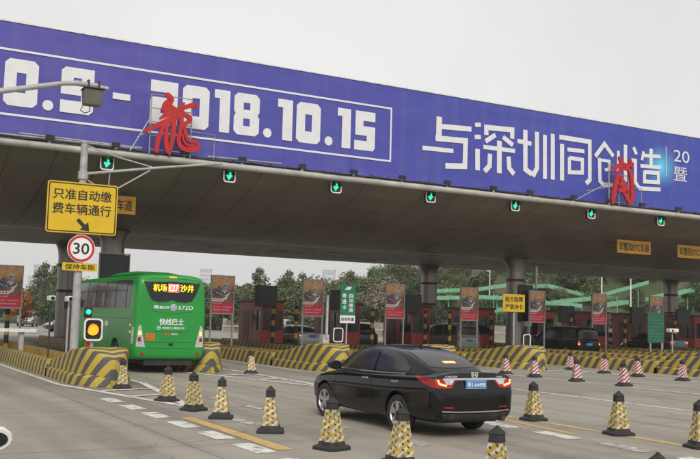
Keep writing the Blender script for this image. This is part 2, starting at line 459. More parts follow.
# ------------------------------------------------------------------ builders
class MB:
    def __init__(self):
        self.v, self.f, self.m, self.uv = [], [], [], {}

    def add(self, vs, fs, mat=0, uv=None):
        b = len(self.v)
        self.v += [tuple(map(float, p)) for p in vs]
        for f in fs:
            self.f.append([b + i for i in f])
            self.m.append(mat)
        if uv:
            for i, q in enumerate(uv):
                self.uv[b + i] = q
        return b

    def box(self, x0, y0, z0, x1, y1, z1, mat=0):
        self.add([(x0, y0, z0), (x1, y0, z0), (x1, y1, z0), (x0, y1, z0), (x0, y0, z1), (x1, y0, z1), (x1, y1, z1), (x0, y1, z1)],
                 [(0, 3, 2, 1), (4, 5, 6, 7), (0, 1, 5, 4), (1, 2, 6, 5), (2, 3, 7, 6), (3, 0, 4, 7)], mat)
        return self

    def cyl(self, p0, p1, r0, r1=None, n=12, mat=0):
        r1 = r0 if r1 is None else r1
        p0, p1 = Vector(p0), Vector(p1)
        d = (p1 - p0).normalized()
        a = d.orthogonal().normalized()
        b = d.cross(a)
        vs = []
        for p, r in ((p0, r0), (p1, r1)):
            for i in range(n):
                t = 2 * math.pi * i / n
                vs.append(p + a * (r * math.cos(t)) + b * (r * math.sin(t)))
        fs = [(i, (i + 1) % n, n + (i + 1) % n, n + i) for i in range(n)]
        fs += [tuple(range(n - 1, -1, -1)), tuple(range(n, 2 * n))]
        self.add(vs, fs, mat)
        return self

    def tube(self, pts, r, n=7, mat=0):
        rs = r if isinstance(r, (list, tuple)) else [r] * len(pts)
        pts = [Vector(p) for p in pts]
        rings = []
        a = None
        for i, p in enumerate(pts):
            d = (pts[min(i + 1, len(pts) - 1)] - pts[max(i - 1, 0)]).normalized()
            if a is None:
                a = d.orthogonal().normalized()
            a = (a - d * a.dot(d)).normalized()
            b = d.cross(a)
            rings.append([p + a * (rs[i] * math.cos(2 * math.pi * k / n)) + b * (rs[i] * math.sin(2 * math.pi * k / n)) for k in range(n)])
        return self.loft(rings, mat=mat)

    def loft(self, rings, closed=True, caps=True, mat=0, uvs=None):
        n = len(rings[0])
        vs = [p for r in rings for p in r]
        fs = []
        for j in range(len(rings) - 1):
            for i in range(n if closed else n - 1):
                k = (i + 1) % n
                fs.append((j * n + i, j * n + k, (j + 1) * n + k, (j + 1) * n + i))
        if caps:
            fs += [tuple(range(n - 1, -1, -1)), tuple(range((len(rings) - 1) * n, len(rings) * n))]
        self.add(vs, fs, mat, [u for r in uvs for u in r] if uvs else None)
        return self

    def prism(self, poly, y0, y1, mat=0):
        """polygon in the x-z plane, thickness along y"""
        n = len(poly)
        vs = [(x, y0, z) for x, z in poly] + [(x, y1, z) for x, z in poly]
        fs = [tuple(range(n)), tuple(range(2 * n - 1, n - 1, -1))]
        fs += [(i, n + i, n + (i + 1) % n, (i + 1) % n) for i in range(n)]
        self.add(vs, fs, mat)
        return self

    def disc(self, c, r, y0, y1, n=24, mat=0):
        return self.prism([(c[0] + r * math.cos(2 * math.pi * i / n), c[1] + r * math.sin(2 * math.pi * i / n)) for i in range(n)], y0, y1, mat)

    def strip(self, pts, rad, y0, y1, mat=0):
        """brush stroke in the x-z plane: a ribbon of varying half width"""
        n = len(pts)
        L, Rr = [], []
        for i in range(n):
            a = Vector(pts[max(i - 1, 0)])
            b = Vector(pts[min(i + 1, n - 1)])
            p = Vector(pts[i])
            d1 = (p - a).normalized() if i > 0 else (b - p).normalized()
            d2 = (b - p).normalized() if i < n - 1 else d1
            d = (d1 + d2)
            d = d.normalized() if d.length > 1e-6 else d1
            c = max(0.5, d.dot(d1))
            nn = Vector((-d.y, d.x)) * (rad[i] / c)
            L.append(p + nn)
            Rr.append(p - nn)
        vs = []
        for i in range(n):
            vs += [(L[i].x, y0, L[i].y), (Rr[i].x, y0, Rr[i].y), (L[i].x, y1, L[i].y), (Rr[i].x, y1, Rr[i].y)]
        fs = []
        for i in range(n - 1):
            a, b = 4 * i, 4 * i + 4
            fs += [(a, a + 1, b + 1, b), (a + 2, b + 2, b + 3, a + 3), (a, b, b + 2, a + 2), (a + 1, a + 3, b + 3, b + 1)]
        e = 4 * (n - 1)
        fs += [(0, 2, 3, 1), (e, e + 1, e + 3, e + 2)]
        self.add(vs, fs, mat)
        return self

    def revolve(self, prof, c=(0, 0, 0), n=16, axis='Z', mat=0, caps=True):
        rings = []
        for r, h in prof:
            ring = []
            for i in range(n):
                t = 2 * math.pi * i / n
                u, w = r * math.cos(t), r * math.sin(t)
                ring.append({'Z': (c[0] + u, c[1] + w, c[2] + h), 'X': (c[0] + h, c[1] + u, c[2] + w), 'Y': (c[0] + w, c[1] + h, c[2] + u)}[axis])
            rings.append(ring)
        return self.loft(rings, mat=mat, caps=caps)

    def build(self, name, mats, parent=None, smooth=False, bevel=0.0, sub=0):
        if not isinstance(mats, (list, tuple)):
            mats = [mats]
        off = Vector((0, 0, 0))
        q = parent
        while q is not None:
            off += q.location
            q = q.parent
        me = bpy.data.meshes.new(name)
        me.from_pydata([tuple(Vector(p) - off) for p in self.v], [], self.f)
        for mt in mats:
            me.materials.append(mt)
        me.polygons.foreach_set('material_index', self.m)
        me.polygons.foreach_set('use_smooth', [bool(smooth)] * len(self.f))
        if self.uv:
            ul = me.uv_layers.new(name='UVMap')
            for lp in me.loops:
                ul.data[lp.index].uv = self.uv.get(lp.vertex_index, (0, 0))
        bm = bmesh.new()
        bm.from_mesh(me)
        bmesh.ops.recalc_face_normals(bm, faces=bm.faces)
        bm.to_mesh(me)
        bm.free()
        me.update()
        ob = bpy.data.objects.new(name, me)
        COL.objects.link(ob)
        ob.parent = parent
        if bevel:
            md = ob.modifiers.new('bevel', 'BEVEL')
            md.width = bevel
            md.segments = 2
            md.limit_method = 'ANGLE'
        if sub:
            md = ob.modifiers.new('sub', 'SUBSURF')
            md.levels = md.render_levels = sub
        if smooth and not sub:
            try:
                me.set_sharp_from_angle(angle=R(35))
            except Exception:
                pass
        return ob


def thing(name, loc, label, cat, group=None):
    o = bpy.data.objects.new(name, None)
    o.empty_display_size = 0.3
    COL.objects.link(o)
    o.location = loc
    return tag(o, label, cat, group)


def tag(o, label, cat, group=None):
    o['label'] = label
    o['category'] = cat
    if group:
        o['group'] = group
    return o


def setting(o, kind='structure'):
    o['kind'] = kind
    return o


def copy_tree(o, parent=None):
    c = o.copy()
    COL.objects.link(c)
    if parent is not None:
        c.parent = parent
    for ch in [x for x in KIDS.get(o.name, [])]:
        copy_tree(ch, c)
    return c


KIDS = {}


def index_kids(o):
    """remember the children of a finished prototype so copies are cheap"""
    KIDS[o.name] = list(o.children)
    for c in o.children:
        index_kids(c)


def dup(o, loc, label=None, rz=None, group=None, scale=None):
    if o.name not in KIDS:
        index_kids(o)
    c = copy_tree(o)
    c.location = loc
    if rz is not None:
        c.rotation_euler = (0, 0, rz)
    if label:
        c['label'] = label
    if group:
        c['group'] = group
    if scale:
        c.scale = scale
    return c


def curve_mesh(cu):
    ob = bpy.data.objects.new('tmp', cu)
    COL.objects.link(ob)
    dg = bpy.context.evaluated_depsgraph_get()
    me = bpy.data.meshes.new_from_object(ob.evaluated_get(dg))
    bpy.data.objects.remove(ob)
    bpy.data.curves.remove(cu)
    return me


TXT = {}


def text_into(mb, s, x0, z0, x1, z1, y, depth=0.006, mat=0, bold=0.0, slant=0.0):
    if bold:                      # heavier strokes: the same outline laid down again a little to each side
        d = min(bold * 1.1, 0.03) * (z1 - z0)
        for i, (ox, oz) in enumerate(((-d, 0), (d, 0), (0, d * 0.7), (0, -d * 0.7))):
            text_into(mb, s, x0 + ox + d, z0 + oz + d, x1 + ox - d, z1 + oz - d, y - 0.0004 * (i + 1), depth, mat, 0.0, slant)
        return
    """lettering fitted to the box x0..x1, z0..z1 on a plane facing -y"""
    key = (s, bold)
    if key not in TXT:
        cu = bpy.data.curves.new('t', 'FONT')
        cu.body = s
        cu.size = 1.0
        cu.extrude = 0.0
        cu.resolution_u = 3
        me = curve_mesh(cu)
        TXT[key] = ([tuple(v.co) for v in me.vertices], [tuple(p.vertices) for p in me.polygons])
        bpy.data.meshes.remove(me)
    vs, fs = TXT[key]
    if not vs:
        return
    ax, bx = min(p[0] for p in vs), max(p[0] for p in vs)
    ay, by = min(p[1] for p in vs), max(p[1] for p in vs)
    sx, sz = (x1 - x0) / max(1e-6, bx - ax), (z1 - z0) / max(1e-6, by - ay)
    P = []
    for d in (0.0, depth):
        P += [(x0 + (p[0] - ax) * sx + slant * (p[1] - ay) * sz, y - depth + d, z0 + (p[1] - ay) * sz) for p in vs]
    n = len(vs)
    F = [tuple(f) for f in fs]
    # border edges become the side walls
    cnt = {}
    for f in fs:
        for i in range(len(f)):
            e = (f[i], f[(i + 1) % len(f)])
            k = (min(e), max(e))
            cnt.setdefault(k, []).append(e)
    for k, es in cnt.items():
        if len(es) == 1:
            a, b = es[0]
            F.append((a, n + a, n + b, b))
    mb.add(P, F, mat)


def fill_polys(mb, polys, y, depth, mat=0):
    """polygons with holes (even-odd) on a plane facing -y"""
    cu = bpy.data.curves.new('p', 'CURVE')
    cu.dimensions = '2D'
    cu.fill_mode = 'BOTH'
    cu.extrude = depth / 2
    for pl in polys:
        sp = cu.splines.new('POLY')
        sp.points.add(len(pl) - 1)
        for i, (x, z) in enumerate(pl):
            sp.points[i].co = (x, z, 0, 1)
        sp.use_cyclic_u = True
    me = curve_mesh(cu)
    mb.add([(v.co.x, y - depth / 2 - v.co.z, v.co.y) for v in me.vertices], [tuple(p.vertices) for p in me.polygons], mat)
    bpy.data.meshes.remove(me)


def smooth_path(pts, k=5):
    """Catmull-Rom through points of any dimension"""
    out = []
    n = len(pts)
    for i in range(n - 1):
        p0, p1, p2, p3 = pts[max(i - 1, 0)], pts[i], pts[i + 1], pts[min(i + 2, n - 1)]
        for j in range(k):
            t = j / k
            out.append(tuple(0.5 * (2 * b + (c - a) * t + (2 * a - 5 * b + 4 * c - d) * t * t + (3 * b - a - 3 * c + d) * t ** 3)
                             for a, b, c, d in zip(p0, p1, p2, p3)))
    out.append(tuple(pts[-1]))
    return out


def sstep(x):
    x = max(0.0, min(1.0, x))
    return x * x * (3 - 2 * x)


rnd = random.Random(7)
PITCH, X0 = 4.815, 6.55


def isl_x(k):
    return X0 + PITCH * k


CX, CZ = math.cos(R(29.17)), math.sin(R(29.17))


def cam_plane(x, y):
    return x * CX - y * CZ, x * CZ + y * CX


def from_view(xc, zc):
    """ground point from sideways and forward distance along the view"""
    return xc * CX + zc * CZ, -xc * CZ + zc * CX


# ------------------------------------------------------------------ ground, hill
def hill_h(x, y):
    xc, zc = cam_plane(x, y)
    s = xc / max(zc, 1.0)
    if zc < 60:
        return -0.5
    if s < 0.10:
        a = 1.2 + 10.2 * sstep((s + 0.06) / 0.17)
    else:
        a = 11.4 + 9.0 * sstep((s - 0.10) / 0.25)
    start = 112 - 12 * sstep((s - 0.05) / 0.2)
    r = sstep((zc - start) / 52.0)
    w = 0.45 * math.sin(x * 0.13 + y * 0.07) + 0.35 * math.sin(x * 0.31 - y * 0.23)
    return a * r + w * r - 0.25 * (1 - r)


g = MB()
g.add([(-1400, -1400, 0), (1400, -1400, 0), (1400, 1400, 0), (-1400, 1400, 0)], [(0, 1, 2, 3)])
setting(g.build('ground', M['road']))

hm = MB()
rows = []
nx, nz = 90, 34
for j in range(nz + 1):
    zc = 96 + 150 * (j / nz) ** 1.3
    for i in range(nx + 1):
        xc = (-0.55 + 1.25 * i / nx) * zc
        x, y = from_view(xc, zc)
        rows.append((x, y, hill_h(x, y)))
hm.add(rows, [(j * (nx + 1) + i, j * (nx + 1) + i + 1, (j + 1) * (nx + 1) + i + 1, (j + 1) * (nx + 1) + i) for j in range(nz) for i in range(nx)])
setting(hm.build('hillside', M['hill'], smooth=True))

# ------------------------------------------------------------------ road markings
ROW = {0: 6.72, 1: 12.45, 2: 17.7, 3: 22.3, 4: 27.2, 5: 32.0}
mk = MB()


def quad(mb, pts, z, mat):
    mb.add([(x, y, z) for x, y in pts], [tuple(range(len(pts)))], mat)


def line(mb, a, b, w, mat=0, z=0.005):
    a, b = Vector(a), Vector(b)
    d = (b - a).normalized()
    n = Vector((-d.y, d.x)) * (w / 2)
    quad(mb, [a + n, a - n, b - n, b + n], z, mat)


for i in range(7):   # dashes beside the yellow line
    y0 = 21.1 - 1.56 * i
    quad(mk, [(5.46, y0), (5.80, y0 + 0.05), (5.80, y0 - 0.95), (5.46, y0 - 1.0)], 0.005, 0)
quad(mk, [(5.93, 16.95), (6.17, 16.95), (6.14, 12.5), (5.88, 12.5)], 0.005, 2)
line(mk, (12.47, 15.6), (12.42, 2), 0.15, 2)
line(mk, (12.0, 15.3), (11.72, 12.6), 0.16, 2)
for i in range(6):
    y0 = 14.75 - 1.62 * i
    quad(mk, [(11.15, y0), (11.5, y0), (11.42, y0 - 1.05), (11.1, y0 - 1.0)], 0.005, 0 if i != 2 else 1)
for y0, y1, x in ((18.8, 18.0, 8.05), (16.8, 15.4, 6.84), (15.3, 14.6, 8.2), (20.9, 20.2, 8.1), (12.9, 12.2, 8.3)):   # worn remains in the lane
    quad(mk, [(x - 0.13, y0), (x + 0.13, y0), (x + 0.1, y1), (x - 0.14, y1)], 0.005, 1)
line(mk, (17.70, 23.5), (17.70, 1), 0.15, 0)
line(mk, (22.3, 26.2), (22.3, 2), 0.15, 0)
line(mk, (27.2, 30), (27.2, 8), 0.15, 0)
# painted tips round each island nose
NOSE = {0: 24.0, 1: 29.6, 2: 29.2, 3: 29.4, 4: 29.7, 5: 23.0, 6: 27.0, 7: 28.0}
APEX = {0: (6.73, 19.0), 1: (12.35, 23.2), 2: (17.5, 23.6), 3: (22.2, 26.0), 4: (27.1, 26.2), 5: (31.8, 18.0)}
for k, (ax, ay) in APEX.items():
    x, yn = isl_x(k), NOSE[k]
    lx, rx = x - 1.08, x + 1.22
    line(mk, (lx - 0.05, 40), (lx, yn + 1.2), 0.15, 0)
    line(mk, (lx, yn + 1.2), (ax, ay), 0.21, 0, 0.009)
    line(mk, (rx, 40), (rx, yn + 1.5), 0.15, 0)
    line(mk, (rx, yn + 1.5), (ax + 0.06, ay - 0.1), 0.21, 0, 0.013)
    for f in (0.36, 0.62):
        line(mk, (lx + (ax - lx) * f, yn + 1.2 + (ay - yn - 1.2) * f), (rx + (ax - rx) * (f - 0.05), yn + 1.5 + (ay - yn - 1.5) * (f - 0.05)), 0.22, 0, 0.017)
setting(mk.build('road_markings', [M['white_paint'], M['worn_paint'], M['yellow_paint']]))

# ------------------------------------------------------------------ toll islands
TIP_LABEL = {
    0: 'striped toll island whose nose stands left of the green bus, under the yellow lane sign',
    1: 'striped toll island whose nose shows just right of the green bus',
    2: 'long striped toll island running out to the front of the black sedan',
    3: 'striped toll island whose nose tip peeks over the back window of the black sedan',
    4: 'striped toll island with raised nose ending among the red and white cones',
    5: 'striped toll island wall running behind the red and white cones to the right edge',
}


def island(k):
    x, yn = isl_x(k), NOSE.get(k, 29.5)
    lab = TIP_LABEL.get(k, 'low striped toll island under the booths, behind the long striped wall at right')
    root = thing('toll_island', (x, yn + 5, 0), lab, 'toll island', 'toll islands between the lanes')
    hw = 0.70
    ys = yn + 4.6                    # where the low walls begin
    # raised nose
    prof = [(4.6, 0.50), (3.8, 0.60), (3.0, 0.72), (2.4, 0.82), (1.9, 0.90), (1.65, 0.94), (1.4, 0.97), (1.0, 1.0), (0.7, 1.0), (0.45, 0.97), (0.25, 0.91), (0.1, 0.83), (0.0, 0.72)]

    def plan(s, full, tip, reach=1.9):
        if s >= reach:
            return full
        return tip + (full - tip) * (max(0.0, 1 - (1 - s / reach) ** 2.2)) ** 0.5

    def courses(stn, full, tip, section):
        """loft rings plus a stripe coordinate that runs round the nose and climbs with height"""
        rings, uvs = [], []
        ws = [plan(max(s, 0), full, tip) for s, _ in stn]
        per = [0.0] * len(stn)
        per[-1] = tip
        for i in range(len(stn) - 2, -1, -1):
            per[i] = per[i + 1] + math.hypot(stn[i][0] - stn[i + 1][0], ws[i] - ws[i + 1])
        for (s, h), w, p in zip(stn, ws, per):
            pts = section(w, h)
            rings.append([(x + a, yn + s, z) for a, z in pts])
            uvs.append([(p + z * 0.95 + (w - abs(a)) * 0.9 * (1 if z > h - 0.12 else 0), z) for a, z in pts])
        return rings, uvs
    rings, uvs = courses(prof, hw, 0.05, lambda w, hh: [(-w, 0), (-w, 0.28), (-w, hh * 0.55), (-w, hh - 0.06), (-w + 0.035, hh - 0.015), (-w * 0.4, hh), (0, hh), (w * 0.4, hh), (w - 0.035, hh - 0.015), (w, hh - 0.06), (w, hh * 0.55), (w, 0.28), (w, 0)])
    MB().loft(rings, uvs=uvs).build('nose', M['stripe'], root, smooth=True)
    # kerb course round the nose
    stn = [(s, 0.30) for s in (4.5, 3.5, 2.5, 1.9, 1.6, 1.3, 0.9, 0.6, 0.35, 0.15, 0.0, -0.08)]
    rings, uvs = courses(stn, 0.80, 0.07, lambda w, hh: [(-w, -0.02), (-w, 0.24), (-w + 0.05, 0.30), (0, 0.30), (w - 0.05, 0.30), (w, 0.24), (w, -0.02)])
    MB().loft(rings, uvs=uvs).build('kerb', M['stripe'], root, smooth=True)
    # two low walls
    for sg in (-1, 1):
        rings, uvs = [], []
        for y in (ys - 0.25, ys + 0.3, ys + 6, ys + 12, ys + 20.5):
            a, b = x + sg * 0.80, x + sg * 0.52
            pts = [(a, -0.02), (a, 0.24), (a - sg * 0.02, 0.46), (a - sg * 0.05, 0.50), (b, 0.50), (b, 0.1)]
            rings.append([(p, y, z) for p, z in pts])
            uvs.append([(y - yn + 0.4 + z * 0.7, z) for p, z in pts])
        MB().loft(rings, uvs=uvs).build('side_wall', M['stripe'], root)
    MB().box(x - 0.515, ys, 0.0, x + 0.515, ys + 27, 0.22).build('platform', M['concrete'], root, bevel=0.02)
    MB().box(x - 0.51, ys + 0.02, 0.22, x - 0.46, ys + 20, 0.485).box(x + 0.46, ys + 0.02, 0.22, x + 0.51, ys + 20, 0.485).build('inner_lining', M['yellow_wall'], root)
    MB().prism([(x - sg_ * 0.01 - 0.68, 0.12) for sg_ in (0,)] + [(x - 0.44, 0.12), (x - 0.44, 0.42), (x - 0.56, 0.47), (x - 0.68, 0.42)], ys - 0.33, ys - 0.26).build('end_cap', M['sign_yellow'], root)
    return root


for k in range(0, 11):
    island(k)


# ------------------------------------------------------------------ canopy on its columns
CX0, CX1 = -16.0, 80.0
root = thing('toll_canopy', (32, 47, 5.6), 'wide brown clad canopy spanning all toll lanes, with a round pipe along its front edge', 'canopy')
b = MB()
ny = 6
prof = [(34.02, 7.66), (34.9, 7.22), (36.0, 6.81), (37.4, 6.42), (39.0, 6.09), (40.8, 5.83), (42.2, 5.67), (43.0, 5.61)]
b.loft([[(CX0, y, z) for y, z in prof] + [(CX0, y, z + 0.25) for y, z in reversed(prof)],
        [(CX1, y, z) for y, z in prof] + [(CX1, y, z + 0.25) for y, z in reversed(prof)]])
x = CX0 + 0.4
i = 0
while x < CX1:                                   # open joints between the cladding sheets
    for (y0, z0), (y1, z1) in zip(prof[:-1], prof[1:]):
        b.add([(x - 0.018, y0, z0 - 0.004), (x + 0.018, y0, z0 - 0.004), (x + 0.018, y1, z1 - 0.004), (x - 0.018, y1, z1 - 0.004)], [(0, 1, 2, 3)], 1)
    x += 1.605
    i += 1
b.add([(CX0, 37.385, 6.42), (CX1, 37.385, 6.42), (CX1, 37.425, 6.408), (CX0, 37.425, 6.408)], [(0, 1, 2, 3)], 1)
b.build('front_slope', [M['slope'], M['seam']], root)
b = MB()
b.box(CX0, 43.0, 5.60, CX1, 53.4, 5.86)
for j in range(7):
    yy = 44.4 + j * 1.42
    b.box(CX0, yy, 5.594, CX1, yy + 0.02, 5.6, 1)
xx = CX0 + 1
while xx < CX1:
    b.box(xx, 43.2, 5.595, xx + 0.02, 53.3, 5.601, 1)
    xx += 3.2
for k in range(60):
    xx, yy = rnd.uniform(CX0 + 1, CX1 - 1), 43.6 + 1.42 * rnd.randrange(6)
    b.box(xx, yy, 5.588, xx + rnd.uniform(0.7, 1.3), yy + 0.16, 5.599, 1)
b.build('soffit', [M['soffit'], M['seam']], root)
b = MB()
b.loft([[(CX0, 53.4, 5.605), (CX0, 61.5, 7.6), (CX0, 61.5, 7.85), (CX0, 53.4, 5.86)], [(CX1, 53.4, 5.605), (CX1, 61.5, 7.6), (CX1, 61.5, 7.85), (CX1, 53.4, 5.86)]])
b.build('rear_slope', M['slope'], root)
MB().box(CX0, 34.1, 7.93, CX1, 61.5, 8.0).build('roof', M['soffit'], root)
b = MB()
b.cyl((CX0, 33.88, 7.74), (CX1, 33.88, 7.74), 0.13, n=14)
x = CX0 + 1
while x < CX1:
    b.cyl((x - 0.03, 33.88, 7.74), (x + 0.03, 33.88, 7.74), 0.14, n=14)
    x += 2.2
b.build('edge_pipe', M['pipe'], root, smooth=True)
b = MB()
b.box(CX0, 34.0, 7.90, CX1, 34.12, 7.99)
x = CX0
while x < CX1:
    b.box(x, 33.97, 7.86, x + 0.07, 34.15, 8.02)
    x += 0.8
b.tube([(CX0, 33.96, 7.955), (CX1, 33.96, 7.955)], 0.028)
b.build('gutter', M['dark_metal'], root)
x = CX0
while x < 48:                                    # power leads slung from lamp to lamp
    n = rnd.uniform(1.6, 3.2)
    s = rnd.uniform(0.04, 0.13)
    z = 7.97 + rnd.uniform(-.03, .06)
    MB().tube([(x + n * i / 6, 33.80, z - s * (1 - (i / 3 - 1) ** 2)) for i in range(7)], 0.017, n=5).build('cable', M['dark_metal'], root)
    x += n
for x, z, ln in ((2.2, 8.0, 7.5), (5.5, 8.10, 4.4), (12.5, 8.03, 3.2)):
    MB().tube([(x, 33.9, z), (x + ln, 33.9, z + rnd.uniform(-.05, .05))], 0.035, n=8).build('conduit', M['steel'], root)

# columns, two rows
first = None
COLW = {(1, 0): 'round steel canopy column rising behind the roof of the green bus', (6, 0): 'round steel column with red bands beside the yellow two line warning sign',
        (1, 1): 'round steel column standing behind the white speed limit sign', (6, 1): 'round steel column with dark bands rising behind the black sedan roof',
        (11, 1): 'round steel column near the right edge beyond the green panel', (11, 0): 'round steel column beyond the right end of the booths'}
for (k, r), lab in COLW.items():
    x, y = (11.4, 35.2, 59.2)[(1, 6, 11).index(k)], (42.95, 52.0)[r]
    if (k, r) == (11, 1):
        x = 58.3
    if first is None:
        root = thing('canopy_column', (0, 0, 0), lab, 'column', 'columns holding up the canopy')
        MB().revolve([(0.62, 0.2), (0.62, 0.5), (0.55, 0.52), (0.53, 4.8), (0.57, 5.2), (0.66, 5.45), (0.8, 5.63)], n=28).build('shaft', M['column'], root, smooth=True)
        bb = MB()
        for z in (1.4, 2.9, 4.3):
            bb.revolve([(0.545, z), (0.545, z + 0.16)], n=28)
        bb.build('band', M['booth_dark'], root, smooth=True)
        first = root
        root.location = (x, y, 0)
        index_kids(root)
    else:
        dup(first, (x, y, 0), lab)

# ------------------------------------------------------------------ the billboard along the roof edge
root = thing('billboard', (30, 34.5, 8.0), 'long violet blue fabric billboard with white date and headline along the canopy roof', 'billboard')
b = MB()
nxx, nzz = 300, 9
vs, fs = [], []
BX0, BX1, BZ0, BZ1 = -16.0, 62.0, 8.0, 12.2
for j in range(nzz + 1):
    for i in range(nxx + 1):
        x, z = BX0 + (BX1 - BX0) * i / nxx, BZ0 + (BZ1 - BZ0) * j / nzz
        e = min(1, min(j, nzz - j) / 2)
        wv = 0.007 * math.sin(x * 2.1 + z * 1.3) + 0.006 * math.sin(x * 0.9 - z * 2.6) + 0.004 * math.sin(x * 5.3 + 1.7 * z)
        vs.append((x, 34.5 + wv * e, z + 0.02 * math.sin(x * 0.4) * (j == nzz)))
b.add(vs, [(j * (nxx + 1) + i, j * (nxx + 1) + i + 1, (j + 1) * (nxx + 1) + i + 1, (j + 1) * (nxx + 1) + i) for j in range(nzz) for i in range(nxx)])
b.build('fabric', M['banner'], root, smooth=True)
b = MB()
b.box(BX0, 34.56, 8.0, BX1, 34.72, 12.16)
b.box(BX0, 34.47, 12.2, BX1, 34.74, 12.25)
b.build('backing_frame', M['white'], root)
b = MB()
x = BX0 + 1
while x < BX1:
    b.tube([(x, 34.76, 12.0), (x, 38.2, 8.0)], 0.05)
    b.tube([(x, 34.76, 10.0), (x, 36.4, 8.0)], 0.05)
    x += 4
b.build('rear_strut', M['steel'], root)
YB = 34.482


def digit(c, x0, z0, x1, z1):
    w, h = x1 - x0, z1 - z0

    def P(pts):
        return [(x0 + a * w, z0 + q * h) for a, q in pts]
    oct_ = [(.14, 0), (.86, 0), (1, .09), (1, .91), (.86, 1), (.14, 1), (0, .91), (0, .09)]
    if c == '0':
        return [P(oct_), P([(.36, .29), (.64, .29), (.64, .71), (.36, .71)])]
    if c == '8':
        return [P([(.14, 0), (.86, 0), (1, .09), (1, .43), (.93, .5), (1, .57), (1, .91), (.86, 1), (.14, 1), (0, .91), (0, .57), (.07, .5), (0, .43), (0, .09)]),
                P([(.37, .22), (.63, .22), (.63, .40), (.37, .40)]), P([(.37, .61), (.63, .61), (.63, .78), (.37, .78)])]
    if c == '9':
        return [P([(0, 0), (.88, 0), (1, .08), (1, 1), (.12, 1), (0, .92), (0, .40), (.62, .40), (.62, .27), (0, .27)]), P([(.37, .62), (.62, .62), (.62, .78), (.37, .78)])]
    if c == '2':
        return [P([(0, 0), (1, 0), (1, .26), (.38, .26), (.38, .37), (.9, .37), (1, .45), (1, 1), (0, 1), (0, .74), (.62, .74), (.62, .62), (.1, .62), (0, .54)])]
    if c == '5':
        return [P([(0, 0), (.9, 0), (1, .08), (1, .62), (.42, .62), (.42, .76), (1, .76), (1, 1), (.04, 1), (.04, .38), (.60, .38), (.60, .24), (0, .24)])]
    if c == '1':
        return [P([(.34, 0), (1, 0), (1, 1), (0, 1), (0, .80), (.34, .80)])]
    if c == '-':
        return [P([(0, 0), (1, 0), (1, 1), (0, 1)])]
    r = [(x0 + w / 2 + w / 2 * math.cos(t * math.pi / 8), z0 + h / 2 + h / 2 * math.sin(t * math.pi / 8)) for t in range(16)]
    return [r]


b = MB()
DZ0, DZ1 = 9.17, 10.88
for c, x0, x1 in (('1', 3.75, 4.45), ('0', 4.97, 6.14), ('9', 6.95, 8.15), ('2', 10.31, 11.40), ('0', 11.60, 12.70), ('1', 12.92, 13.58), ('8', 13.76, 14.87), ('1', 15.69, 16.37),
                  ('0', 16.55, 17.68), ('1', 18.50, 19.15), ('5', 19.34, 20.37)):
    fill_polys(b, digit(c, x0, DZ0, x1, DZ1), YB, 0.004)
for x0, x1, z0, z1 in ((6.33, 6.72, 9.15, 9.54), (15.06, 15.44, 9.19, 9.58), (17.90, 18.28, 9.19, 9.58)):
    fill_polys(b, digit('.', x0, z0, x1, z1), YB, 0.004)
fill_polys(b, digit('-', 8.86, 9.92, 9.53, 10.16), YB, 0.004)
b.build('date_lettering', M['banner_white'], root)
b = MB()
b.box(-15.0, YB - 0.004, 11.15, 21.14, YB, 11.23).box(-15.0, YB - 0.004, 8.80, 21.14, YB, 8.88).box(21.14, YB - 0.005, 8.80, 21.22, YB, 11.23)
b.build('border_line', M['banner_white'], root)
